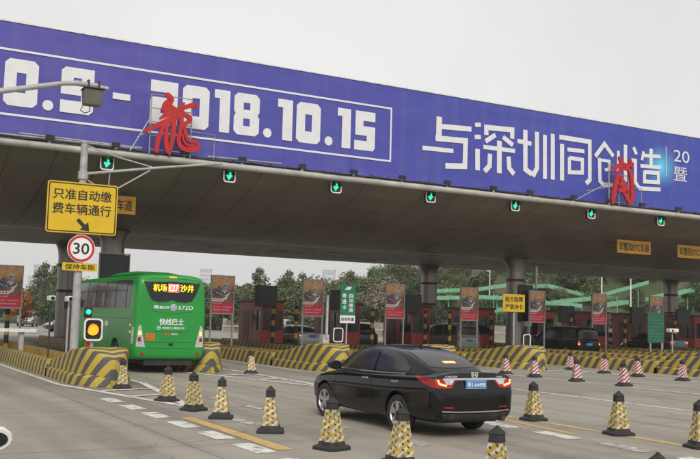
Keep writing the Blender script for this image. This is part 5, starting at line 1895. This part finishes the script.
put(make_car(SEDAN, M['car_silver'], 'silver car waiting at the booths behind the striped wall, seen under the second clear poster', name='queuing_car', lit=True, plate='粤B·D3175' and None), 23.1, 45.2)
put(make_car(SUV, M['car_dark'], 'dark grey off-road car just right of the green card sign post', name='queuing_car', rear_style='box'), 28.3, 48.3)
put(make_car(VAN, M['car_silver'], 'grey minivan between the steel column and the poster', 'van', 'minivan', rear_style='box'), 32.95, 44.3)
put(make_car(VAN, M['car_black'], 'black van behind the striped nose, left of the second poster from the right', 'van', 'black_van', rear_style='box', lit=True), 37.75, 39.5)
dark = make_car(SEDAN, M['car_dark'], 'dark saloon with red tail lights lit below the right end of the booths', name='queuing_car', lit=True)
put(dark, 47.9, 42.0)
index_kids(dark)
dup(dark, (52.4, 51.0, 0), 'dark saloon further ahead, its tail lights left of the green panel posts')
dup(dark, (21.6, 86.0, 0), 'dark saloon crossing beyond the lanes, seen under the poster by the bus', R(95))
wh = make_car(SEDAN, M['car_white'], 'white car at the bottom left corner of which only the wing mirror shows', name='white_car')
put(wh, .10, 3.80)
index_kids(wh)
sv = make_car(SUV, M['car_silver'], 'small grey off-road car on the open plaza at far left', name='distant_car', rear_style='box')

# ------------------------------------------------------------------ the bus
root = thing('green_bus', (0, 0, 0), 'green express bus seen from behind in the left lane, with a lit destination display', 'bus')
W, L, H = 1.24, 8.4, 3.22


def bus_ring(y, hw, zb, zt, k=1.0):
    return sym([(0, zb), (hw * .86, zb), (hw * .985, zb + .06), (hw, zb + .5), (hw, 1.6), (hw * .985, 2.3), (hw * .955, zt - .32), (hw * .89, zt - .10), (hw * .72, zt - .015), (0, zt + .03)], y)


st = [(0.0, W - .17, .62, H - .26), (.03, W - .10, .50, H - .16), (.10, W - .04, .44, H - .07), (.3, W, .40, H), (1.6, W, .36, H), (3.2, W, .34, H), (5, W, .33, H), (7, W, .33, H), (8.0, W, .34, H - .02), (8.25, W - .05, .36, H - .1), (8.38, W - .13, .42, H - .3), (8.4, W - .2, .5, H - .5)]
body = MB().loft([bus_ring(*s) for s in st]).build('body', M['bus_green'], root, smooth=True, sub=2)
cut = []
for y in (2.15, 6.1):
    c = MB().cyl((-2, y, .5), (2, y, .5), .58, n=40).build('cut', M['black_gloss'])
    md = body.modifiers.new('arch', 'BOOLEAN')
    md.operation = 'DIFFERENCE'
    md.solver = 'EXACT'
    md.object = c
    cut.append(c)
dg = bpy.context.evaluated_depsgraph_get()
me = bpy.data.meshes.new_from_object(body.evaluated_get(dg))
body.modifiers.clear()
body.data = me
for c in cut:
    bpy.data.objects.remove(c)
for p in me.polygons:
    p.use_smooth = True
me.set_sharp_from_angle(angle=R(38))
S = Skin([body])
MB().box(-.95, .5, .36, .95, 8.0, 1.1).build('underbody', M['rubber'], root)
MB().box(-.8, .15, .25, .8, .7, .5).build('engine_tray', M['rubber'], root)
for y in (2.15, 6.1):
    for sd in (-1, 1):
        wheel(root, sd * 1.2, y, .48, sd, False)
b = MB()
b.loft([[(-.8, 1.2, H), (.8, 1.2, H), (.6, 2.2, H + .13), (-.6, 2.2, H + .13)], [(-.8, 5.2, H), (.8, 5.2, H), (.6, 4.4, H + .13), (-.6, 4.4, H + .13)]])
b.build('roof_unit', M['bus_green'], root, bevel=.04)
# back window with the display
b = MB()
S.patch(b, [(-.66, 2.36), (-.45, 2.32), (-.18, 2.34), (0, 2.40), (.18, 2.34), (.45, 2.32), (.66, 2.36)], [(-.92, 2.93), (0, 2.97), (.92, 2.93)], 'rear', 26, 12, .006)
rw = b.build('rear_window', M['glass'], root, smooth=True)
b = MB()
S.band(b, [(-.93, 2.95), (-.80, 2.60), (-.66, 2.36), (-.45, 2.31), (-.18, 2.33), (0, 2.39), (.18, 2.33), (.45, 2.31), (.66, 2.36), (.80, 2.60), (.93, 2.95)], .05, 'rear', .009, 0, 50)
b.build('window_seal', M['rubber'], rw)
yl = min(S.hit(x, z, 'rear')[0].y for x in (-.6, 0, .6) for z in (2.62, 2.9)) - .012
b = MB()
b.box(-.70, yl, 2.60, .74, yl + .02, 2.91)
b.build('display', M['black_gloss'], root)
for s, x0, x1, mt in (('机场', -.66, -.20, 'led_yellow'), ('沙井', .25, .72, 'led_yellow')):
    b = MB()
    text_into(b, s, x0, 2.63, x1, 2.88, yl - .001, .004, bold=.03)
    b.build('display_characters', M[mt], root)
b = MB()
b.box(-.16, yl - .003, 2.615, .22, yl, 2.895)
b.build('display_field', M['led_red'], root)
b = MB()
text_into(b, 'E27', -.13, 2.65, .19, 2.865, yl - .004, .004, bold=.03)
b.build('display_characters', M['led_white'], root)
yb_ = lambda z0, z1, xs=(-.6, 0, .6): min(S.hit(x, z, 'rear')[0].y for x in xs for z in (z0, z1)) - .004
b = MB()
y = yb_(2.05, 2.2)
text_into(b, '粤B09', -.62, 2.06, -.10, 2.19, y, .006, bold=.018)
b.build('lettering', M['white_sheet'], root)
b = MB()
text_into(b, '572D', .22, 2.06, .72, 2.19, y, .006, bold=.018)
b.build('lettering', M['white_sheet'], root)
b = MB()
y = yb_(1.54, 1.78, (-.4, 0, .4))
text_into(b, '快线巴士', -.40, 1.55, .42, 1.77, y, .006, bold=.022)
b.build('lettering', M['white_sheet'], root)
b = MB()
y = yb_(1.40, 1.5, (-.4, 0, .4))
text_into(b, '快线巴士集团公司', -.30, 1.42, .44, 1.50, y, .005, bold=.02, slant=.2)
b.build('lettering', M['white_sheet'], root)
b = MB()
b.revolve([(0, -.03), (.10, -.025), (.13, .0), (.13, .02)], (.06, yb_(2.1, 2.16, (0, .1)) + .01, 2.12), 20, 'Y')
b.build('badge', M['p_grey'], root, smooth=True)
b = MB()
fill_polys(b, [[(-.41 + r_ * math.cos(t * math.pi / 10), 1.46 + r_ * math.sin(t * math.pi / 10)) for t in range(20)] for r_ in (.065, .045)], yb_(1.4, 1.5, (-.5, -.3)), .005)
b.strip([(-.45, 1.44), (-.41, 1.49), (-.37, 1.45)], [.01] * 3, yb_(1.4, 1.5, (-.5, -.3)) - .004, yb_(1.4, 1.5, (-.5, -.3)))
b.build('logo', pm('pale_blue_ink', (0.35, 0.6, 0.62), 0.4), root)
b = MB()
y = yb_(1.04, 1.3, (-.85, -.5))
for i in range(4):
    for j in range(3):
        b.box(-.84 + .082 * i, y - .004, 1.05 + .078 * j, -.84 + .082 * i + .07, y + .03, 1.05 + .078 * j + .066)
b.build('warning_reflector', M['orange_mark'], root)
b = MB()
y = yb_(1.2, 1.3, (-.2, .1))
text_into(b, '安全', -.22, 1.22, -.02, 1.32, y, .005, bold=.02)
b.build('orange_lettering', M['orange_mark'], root)
b = MB()
text_into(b, '出口', .02, 1.23, .22, 1.30, y, .005, bold=.01)
b.build('small_lettering', M['white_sheet'], root)
b = MB()
S.patch(b, [(-.06, .88), (.08, .88)], [(-.06, .97), (.08, .97)], 'rear', 8, 4, .008)
b.build('keyhole_cover', M['black_gloss'], root)
b = MB()
S.band(b, [(-.72, 2.0), (-.5, 1.98), (0, 1.90), (.5, 1.98), (.72, 2.0)], .012, 'rear', .003)
S.band(b, [(-.9, 1.0), (.9, 1.0)], .012, 'rear', .003)
S.band(b, [(-.62, 1.36), (-.4, 1.34), (.4, 1.34), (.62, 1.36)], .012, 'rear', .003)
S.band(b, [(-.75, .80), (.75, .80)], .010, 'rear', .003)
S.band(b, [(-.98, 3.0), (-.6, 3.05), (0, 3.07), (.6, 3.05), (.98, 3.0)], .018, 'rear', .003)
b.build('panel_seam', pm('deep_green_seam', (0.004, 0.06, 0.015), 0.6), root)
b = MB()
S.patch(b, [(-.12, 3.08), (.14, 3.08)], [(-.12, 3.12), (.14, 3.12)], 'rear', 8, 4, .012)
b.build('marker_light', M['lamp_orange'], root)
for sg in (-1, 1):
    b = MB()
    S.patch(b, [(sg * 1.13, .86), (sg * .84, .84)], [(sg * 1.08, 1.48), (sg * 1.0, 1.56)], 'rear', 10, 14, .008)
    S.patch(b, [(.12, .92), (.32, .95)], [(.10, 1.46), (.2, 1.5)], 'left' if sg < 0 else 'right', 8, 10, .008)
    lm = b.build('tail_light', M['lamp_clear'], root, smooth=True)
    b = MB()
    S.patch(b, [(sg * 1.09, 1.02), (sg * .97, 1.02)], [(sg * 1.07, 1.16), (sg * .99, 1.16)], 'rear', 6, 6, .013)
    b.build('red_lens', M['lamp_red'], lm)
    b = MB()
    S.patch(b, [(sg * 1.07, 1.22), (sg * .98, 1.22)], [(sg * 1.06, 1.36), (sg * .99, 1.36)], 'rear', 6, 6, .013)
    b.build('lit_lens', M['lamp_lit'], lm)
    b = MB()
    p, nn = S.hit(sg * .92, .63, 'rear')
    b.revolve([(0, -.02), (.055, -.015), (.06, .03)], (sg * .92, p.y, .63), 14, 'Y')
    b.build('fog_lamp', M['lamp_red'], root, smooth=True)
    side = 'left' if sg < 0 else 'right'
    b = MB()
    S.patch(b, [(.62, 2.28), (.75, 2.10), (4, 2.08), (7.5, 2.08)], [(.55, 2.96), (1.0, 3.0), (4, 3.0), (7.5, 3.0)], side, 40, 8, .006)
    sw = b.build('side_window', M['tint'], root, smooth=True)
    b = MB()
    for yy in (1.05, 2.35, 3.65, 4.95, 6.25):
        S.band(b, [(yy, 2.08), (yy, 3.0)], .055, side, .009, 0, 10)
    S.band(b, [(1.05, 2.66), (7.5, 2.66)], .02, side, .010, 0, 30)
    b.build('window_pillar', M['rubber'], sw)
    # drawn curtains seen through the panes
    for yy in (1.2, 2.5, 3.8, 5.1):
        b = MB()
        S.patch(b, [(yy, 2.14), (yy + .42, 2.14)], [(yy, 2.6), (yy + .36, 2.6)], side, 6, 5, .0075)
        b.build('curtain', pm('grey_curtain', (0.075, 0.085, 0.09), 0.25, var=.3, scale=6), sw)
    for yy, zz in ((.34, 1.5), (.34, 1.28)):
        b = MB()
        S.patch(b, [(yy, zz), (yy + .1, zz)], [(yy, zz + .06), (yy + .1, zz + .06)], side, 4, 3, .012)
        b.build('side_marker', M['lamp_orange'], root)
    b = MB()
    for yy in (1.3, 2.9, 4.4, 5.3):
        S.band(b, [(yy, .5), (yy, 1.6)], .010, side, .003, 0, 10)
    S.band(b, [(.4, 1.74), (7.8, 1.74)], .012, side, .003, 0, 30)
    b.build('side_seam', MATS['deep_green_seam'], root)
    b = MB()
    S.patch(b, [(3.1, 1.45), (3.5, 1.45)], [(3.1, 1.62), (3.5, 1.62)], side, 4, 3, .006)
    b.build('sticker', M['white_sheet'], root)
    MB().tube([(sg * 1.15, 8.2, 2.75), (sg * 1.5, 8.55, 2.72), (sg * 1.5, 8.55, 2.4)], .03).box(sg * 1.5 - .1, 8.45, 2.0, sg * 1.5 + .1, 8.6, 2.42).build('mirror', M['black_gloss'], root)
b = MB()
S.patch(b, [(-1.0, 1.4), (1.0, 1.4)], [(-1.0, 2.75), (1.0, 2.75)], 'front', 12, 10, .008)
b.build('windscreen', M['glass'], root)
root.location = (9.82, 29.35, 0)

# ------------------------------------------------------------------ far left plaza traffic
sv.rotation_euler = (0, 0, R(160))
gx, gy = from_view(-36.5, 108)
sv.location = (gx, gy, 0)
gx, gy = from_view(-35.0, 92)
dup(wh, (gx, gy, 0), 'small white car on the open plaza beside the left edge poster', R(150))
sv2 = dup(sv, from_view(-6.2, 82) + (0,), 'pale car beyond the lanes, seen between the red booth and its clearance post', R(-40))

# ------------------------------------------------------------------ trees and shrubs
def tree_mesh(seed, h, cw, crown_base, lobes, leaves, leaf, mat, bark=True):
    rr = random.Random(seed)
    b = MB()
    top = h * 0.72
    lean = (rr.uniform(-.4, .4), rr.uniform(-.4, .4))
    trunk = [(lean[0] * t * t, lean[1] * t * t, top * t) for t in (0, .25, .5, .75, 1)]
    r0 = 0.035 * h
    b.tube(trunk, [r0, r0 * .8, r0 * .62, r0 * .42, r0 * .2], n=7)
    cs = []
    for i in range(lobes):
        a = rr.uniform(0, 6.283)
        t = rr.random()
        z = crown_base + (h - crown_base) * (0.12 + 0.8 * t)
        rad = cw * (0.2 + 0.75 * math.sin(math.pi * min(1, .15 + .8 * t))) * rr.uniform(.35, 1.0) * .62
        c = Vector((rad * math.cos(a) + lean[0] * .7, rad * math.sin(a) + lean[1] * .7, z))
        cs.append((c, rr.uniform(.55, 1.1) * cw * .36))
        s = Vector(trunk[2 if z < top * .8 else 3])
        m = s.lerp(c, .5) + Vector((0, 0, -.2))
        b.tube([s, m, c], [r0 * .32, r0 * .2, r0 * .07], n=5)
    w = MB()
    for c, rad in cs:
        n = int(leaves / lobes)
        for _ in range(n):
            d = Vector((rr.gauss(0, 1), rr.gauss(0, 1), rr.gauss(0, .75)))
            d = d.normalized() * rad * (rr.random() ** .45) * rr.uniform(.75, 1.12)
            p = c + d
            nrm = (d.normalized() * .6 + Vector((rr.gauss(0, .6), rr.gauss(0, .6), rr.gauss(.35, .5)))).normalized()
            u = nrm.orthogonal().normalized()
            u.rotate(Matrix.Rotation(rr.uniform(0, 6.28), 3, nrm))
            v = nrm.cross(u)
            s = leaf * rr.uniform(.6, 1.25)
            w.add([p - u * s - v * s * .3, p + v * s * .62, p + u * s + v * s * .2, p - v * s * .6], [(0, 1, 2, 3)])
    return b, w


def make_tree(name, label, cat, group, seed, h, cw, cb, lobes, leaves, leaf, mat):
    root = thing(name, (0, 0, 0), label, cat, group)
    b, w = tree_mesh(seed, h, cw, cb, lobes, leaves, leaf, mat)
    b.build('trunk' if name.endswith('tree') else 'stem', M['bark'], root, smooth=True)
    w.build('crown', mat, root)
    root.location = (0, 0, -500)
    index_kids(root)
    return root


tg = 'trees standing beyond the toll lanes'
protos = [make_tree('broadleaf_tree', 'deep green broadleaf tree in the belt beyond the booths', 'tree', tg, 11, 8.0, 4.6, 1.6, 18, 4600, .22, M['leaf_b']),
          make_tree('broadleaf_tree', 'olive green broadleaf tree in the belt beyond the booths', 'tree', tg, 12, 7.2, 4.8, 1.2, 17, 4400, .22, M['leaf_a']),
          make_tree('broadleaf_tree', 'pale green loose crowned tree in the belt beyond the booths', 'tree', tg, 13, 7.6, 4.0, 2.2, 14, 3000, .21, M['leaf_c']),
          make_tree('slender_tree', 'slender open tree rising above the belt beyond the booths', 'tree', tg, 14, 9.2, 3.0, 3.6, 9, 1300, .19, M['leaf_a'])]
used = [False] * len(protos)


def place_tree(i, xc, zc, s=1.0, label=None):
    x, y = from_view(xc, zc)
    z = hill_h(x, y) if zc > 60 else 0
    loc = (x, y, max(z, -.2) - .15)
    rz = rnd.uniform(0, 6.28)
    sc = (s * rnd.uniform(.9, 1.1), s * rnd.uniform(.9, 1.1), s * rnd.uniform(.92, 1.08))
    if not used[i]:
        used[i] = True
        o = protos[i]
        o.location, o.rotation_euler, o.scale = loc, (0, 0, rz), sc
        if label:
            o['label'] = label
        return o
    return dup(protos[i], loc, label or protos[i]['label'], rz, None, sc)


def at_px(px, zc):
    return (px - 350) / 930 * zc


# left: loose trees beside the open plaza
for px, zc, i, s in ((44, 118, 3, .86), (53, 114, 0, .72), (61, 116, 3, .84), (68, 120, 1, .7), (50, 126, 1, .75), (76, 117, 0, .75), (36, 128, 1, .7), (24, 126, 0, .7), (12, 126, 2, .7), (60, 134, 0, .85), (84, 126, 2, .8), (96, 124, 1, .8), (2, 130, 1, .75), (-10, 128, 0, .8)):
    place_tree(i, at_px(px, zc), zc, s, 'loosely leaved tree at the far edge of the left plaza')
# the belt right of the bus
for j in range(52):
    px = 196 + 250 * (j + rnd.uniform(-.4, .4)) / 52
    zc = rnd.uniform(112, 124)
    place_tree(rnd.choice((0, 0, 1, 1, 2)), at_px(px, zc), zc, rnd.uniform(.6, .82) * (0.95 if px < 235 else 1.03 if px < 315 else .88))
for j in range(44):
    px = 200 + 245 * (j + rnd.uniform(-.4, .4)) / 44
    zc = rnd.uniform(134, 146)
    place_tree(rnd.choice((0, 1, 1, 2)), at_px(px, zc), zc, rnd.uniform(.74, .92) * (0.9 if px < 235 else 1.0 if px < 350 else .8))
for px, zc, s in ((350, 118, .85), (262, 121, .86), (288, 120, .85), (379, 122, .84), (304, 124, .83)):
    place_tree(3, at_px(px, zc), zc, s)
# pinkish blossom tree below the blue tower
t = make_tree('blossom_tree', 'pale pinkish blossoming tree left of the steel column, under the blue tower', 'tree', None, 21, 7.5, 5.0, 1.8, 12, 1500, .2, M['leaf_p'])
x, y = from_view(at_px(383, 110), 110)
t.location = (x, y, hill_h(x, y) - .1)
t.scale = (.8, .8, .93)
# slope planting
for j in range(115):
    px = rnd.uniform(425, 720)
    zc = rnd.uniform(112, 158)
    place_tree(rnd.choice((0, 1, 1, 2)), at_px(px, zc), zc, rnd.uniform(.3, .62), 'bushy young tree growing on the green slope behind the booths')
for j in range(26):                     # row along the crest
    px = 425 + 11 * j + rnd.uniform(-3, 3)
    zc = 163 + rnd.uniform(-2, 2)
    place_tree(rnd.choice((0, 0, 1)), at_px(px, zc), zc, rnd.uniform(.28, .40), 'small dark tree in the row along the crest of the slope')
sh = make_tree('shrub', 'low rounded shrub on the green slope behind the booths', 'shrub', 'shrubs on the slope', 31, 1.7, 2.6, .2, 9, 900, .2, M['leaf_b'])
fl = True
for j in range(70):
    px = rnd.uniform(235, 720)
    zc = rnd.uniform(98, 150) if px > 420 else rnd.uniform(98, 108)
    x, y = from_view(at_px(px, zc), zc)
    loc = (x, y, max(0, hill_h(x, y)) - .1)
    s = rnd.uniform(.6, 1.3)
    if fl:
        sh.location, sh.scale = loc, (s, s, s)
        fl = False
    else:
        dup(sh, loc, None, rnd.uniform(0, 6), None, (s * 1.2, s * 1.2, s))
o = make_tree('orange_tree', 'small rounded tree of orange leaves right of the left edge poster', 'tree', None, 41, 3.3, 2.3, 1.0, 12, 1800, .12, M['leaf_o'])
x, y = from_view(at_px(25, 66), 66)
o.location = (x, y, -.0)
o.scale = (.62, .62, .92)

# hedge and retaining wall at the foot of the belt
b = MB()
pts = [from_view(at_px(px, 104), 104) for px in (226, 300, 360, 430, 520, 640, 760)]
for a, c in zip(pts[:-1], pts[1:]):
    a, c = Vector(a), Vector(c)
    d = (c - a).normalized()
    n = Vector((-d.y, d.x)) * .2
    b.add([(*(a + n), 0), (*(a - n), 0), (*(c - n), 0), (*(c + n), 0), (*(a + n), 1.5), (*(a - n), 1.5), (*(c - n), 1.5), (*(c + n), 1.5)], [(4, 5, 6, 7), (0, 1, 5, 4), (2, 3, 7, 6), (1, 2, 6, 5), (3, 0, 4, 7)])
tag(b.build('retaining_wall', M['concrete']), 'low pale concrete wall at the foot of the tree belt beyond the lanes', 'wall')
b = MB()
pts = [from_view(at_px(px, 99), 99) for px in (226, 300, 360, 430, 520, 640, 760)]
rail = thing('guard_rail', (*pts[0], 0), 'pale steel guard rail on short posts beyond the booths', 'guard rail')
for a, c in zip(pts[:-1], pts[1:]):
    b.tube([(a[0], a[1], .72), (c[0], c[1], .72)], .09, n=6)
b.build('rail', M['grey_post'], rail)
b = MB()
for a, c in zip(pts[:-1], pts[1:]):
    a, c = Vector(a), Vector(c)
    n = int((c - a).length / 3)
    for i in range(n):
        p = a.lerp(c, i / n)
        b.box(p.x - .05, p.y - .05, 0, p.x + .05, p.y + .05, .8)
b.build('post', M['grey_post'], rail)

# ------------------------------------------------------------------ pale green stair ramps on the slope
RAMPS = [([(440, 291), (480, 289.3), (510, 285)], 116, 'upper pale green railed walkway left of the column with the yellow board'), ([(440, 298), (481, 297), (516, 298.6)], 111, 'middle pale green railed walkway left of the column with the yellow board'),
         ([(470, 312), (503, 309.5)], 106, 'lowest pale green railed walkway left of the column with the yellow board'), ([(530, 286.5), (548, 286), (562, 289), (594, 297.5), (640, 299), (705, 301)], 117, 'long pale green walkway bending above the black van and on past the right edge'),
         ([(540, 302.7), (560, 303.6), (582, 306)], 110, 'short lower pale green walkway above the black van'), ([(556, 302.5), (592, 298.4), (608, 294), (650, 282.5)], 113, 'pale green walkway climbing between the two posters at right'),
         ([(654, 297.5), (700, 289), (715, 286)], 113, 'pale green walkway climbing at the right edge'), ([(604, 305.5), (627, 302)], 109, 'short pale green walkway left of the dull green panel')]


def px_point(px, py, zc):
    xc = (px - 350) / 930 * zc
    hz = 317.6 + 0.0265 * (px - 350)
    x, y = from_view(xc, zc)
    return Vector((x, y, CAM_H + (hz - py) * zc / 930))


for pts, zc, lab in RAMPS:
    P = [px_point(px, py, zc + 2.0 * math.sin(i)) for i, (px, py) in enumerate(pts)]
    root = thing('green_walkway', (P[0].x, P[0].y, hill_h(P[0].x, P[0].y)), lab, 'walkway', 'pale green walkways on the slope')
    b, q = MB(), MB()
    for a, c in zip(P[:-1], P[1:]):
        d = Vector((c.x - a.x, c.y - a.y, 0)).normalized()
        n = Vector((-d.y, d.x, 0)) * .45
        for s, z0, z1 in ((-1, -.22, .22), (1, -.22, .22)):
            o = n * s
            t = n * (.06 * s)
            vs = [a + o + Vector((0, 0, z0)), c + o + Vector((0, 0, z0)), c + o + Vector((0, 0, z1)), a + o + Vector((0, 0, z1))]
            vs += [v + t for v in vs]
            b.add(vs, [(0, 1, 2, 3), (7, 6, 5, 4), (0, 4, 5, 1), (1, 5, 6, 2), (2, 6, 7, 3), (3, 7, 4, 0)])
        vs = [a + n, c + n, c - n, a - n]
        vs = [v + Vector((0, 0, -.28)) for v in vs] + [v + Vector((0, 0, -.2)) for v in vs]
        b.add(vs, [(3, 2, 1, 0), (4, 5, 6, 7), (0, 1, 5, 4), (1, 2, 6, 5), (2, 3, 7, 6), (3, 0, 4, 7)])
        m = max(1, int((c - a).length / 2.5))
        for i in range(m):
            p = a.lerp(c, (i + .5) / m)
            g0 = min(max(hill_h(p.x, p.y), 0) - .3, p.z - .4)
            MB().cyl((p.x, p.y, g0), (p.x, p.y, p.z - .28), .07, n=6).build('support', M['ramp_green'], root)
            for s in (-1, 1):
                pp = p + n * s * 1.07
                b.box(pp.x - .04, pp.y - .04, p.z - .28, pp.x + .04, pp.y + .04, p.z + .36)
    b.build('parapet', M['ramp_green'], root)

# thin white lamp posts on the slope
lp = None
for px, zc, z1, lab in ((603, 100, 9.5, 'thin white lamp post between the two posters at right'), (491, 128, 8.8, 'short white mast on the slope left of the column with the yellow board'), (668, 104, 8.5, 'thin pale lamp post beside the right hand column'), (632, 102, 8.0, 'thin pale lamp post above the booths left of the dull green panel')):
    x, y = from_view(at_px(px, zc), zc)
    z = max(0, hill_h(x, y))
    root = thing('lamp_post', (x, y, z), lab, 'lamp post', 'thin lamp posts on the slope')
    MB().cyl((x, y, z - .2), (x, y, z1), .10, .06, n=8).build('post', M['white'], root)
    MB().box(x - .5, y - .1, z1 - .02, x + .1, y + .1, z1 + .1).build('lamp_head', M['white'], root)

# ------------------------------------------------------------------ far buildings
def building(x, y, w, d, h, mat, label, floors, bays, rz):
    root = thing('apartment_tower', (x, y, 0), label, 'building')
    MB().box(x - w / 2, y - d / 2, -2, x + w / 2, y + d / 2, h).build('wall', mat, root)
    fh, bw = h / floors, w / bays
    cnt = 0
    for i in range(floors - 1, -1, -1):
        for j in range(bays):
            if cnt >= 96 or fh * i + fh < 7:
                continue
            cnt += 1
            x0 = x - w / 2 + bw * (j + .2)
            MB().box(x0, y - d / 2 - .25, fh * (i + .3), x0 + bw * .6, y - d / 2 + .05, fh * (i + .78)).build('window', M['far_glass'], root)
    MB().box(x - w / 2 - .4, y - d / 2 - .4, h, x + w / 2 + .4, y + d / 2 + .4, h + 1.2).build('parapet', mat, root)
    root.rotation_euler = (0, 0, rz)


for px, zc, wpx, ytop, mat, lab, fl_, by in ((42, 700, 11, 266, 'facade_grey', 'grey apartment tower far behind the trees at left', 14, 5), (33, 760, 6, 277, 'facade', 'pale tower far behind the left edge poster', 12, 3),
                                             (207, 700, 11, 270, 'facade', 'pale distant block just right of the bus roof', 12, 5), (222, 800, 8, 276, 'facade_grey', 'grey distant block above the poster by the bus', 10, 4),
                                             (330, 650, 12, 271, 'facade', 'pale distant block over the tree belt, left of the green card sign', 9, 5), (411, 420, 36, 262, 'facade', 'wide white block over the tree belt beside the steel column', 8, 14),
                                             (473, 430, 26, 268, 'facade', 'pale low block over the crest right of the steel column', 6, 10), (388, 500, 5, 258, 'facade_blue', 'slim blue panelled tower left of the steel column', 10, 2), (15, 640, 14, 279, 'facade', 'pale low block behind the left edge poster', 8, 6)):
    x, y = from_view(at_px(px, zc), zc)
    hz = 317.6 + 0.0265 * (px - 350)
    w = wpx * zc / 930
    building(x, y, w, w * .7, CAM_H + (hz - ytop) * zc / 930, M[mat], lab, fl_, by, R(-29.17 + (px % 7) * 4 - 12))

# ------------------------------------------------------------------ damp air over the whole place
hz_ = MB().box(-1500, -1500, -1.5, 1500, 1500, 90)
m = bpy.data.materials.new('damp_air')
m.use_nodes = True
t = m.node_tree
t.nodes.remove(t.nodes['Principled BSDF'])
pv = t.nodes.new('ShaderNodeVolumePrincipled')
pv.inputs['Color'].default_value = (0.93, 0.94, 0.95, 1)
pv.inputs['Density'].default_value = 0.0005
t.links.new(pv.outputs[0], t.nodes['Material Output'].inputs['Volume'])
setting(hz_.build('haze', m), 'stuff')
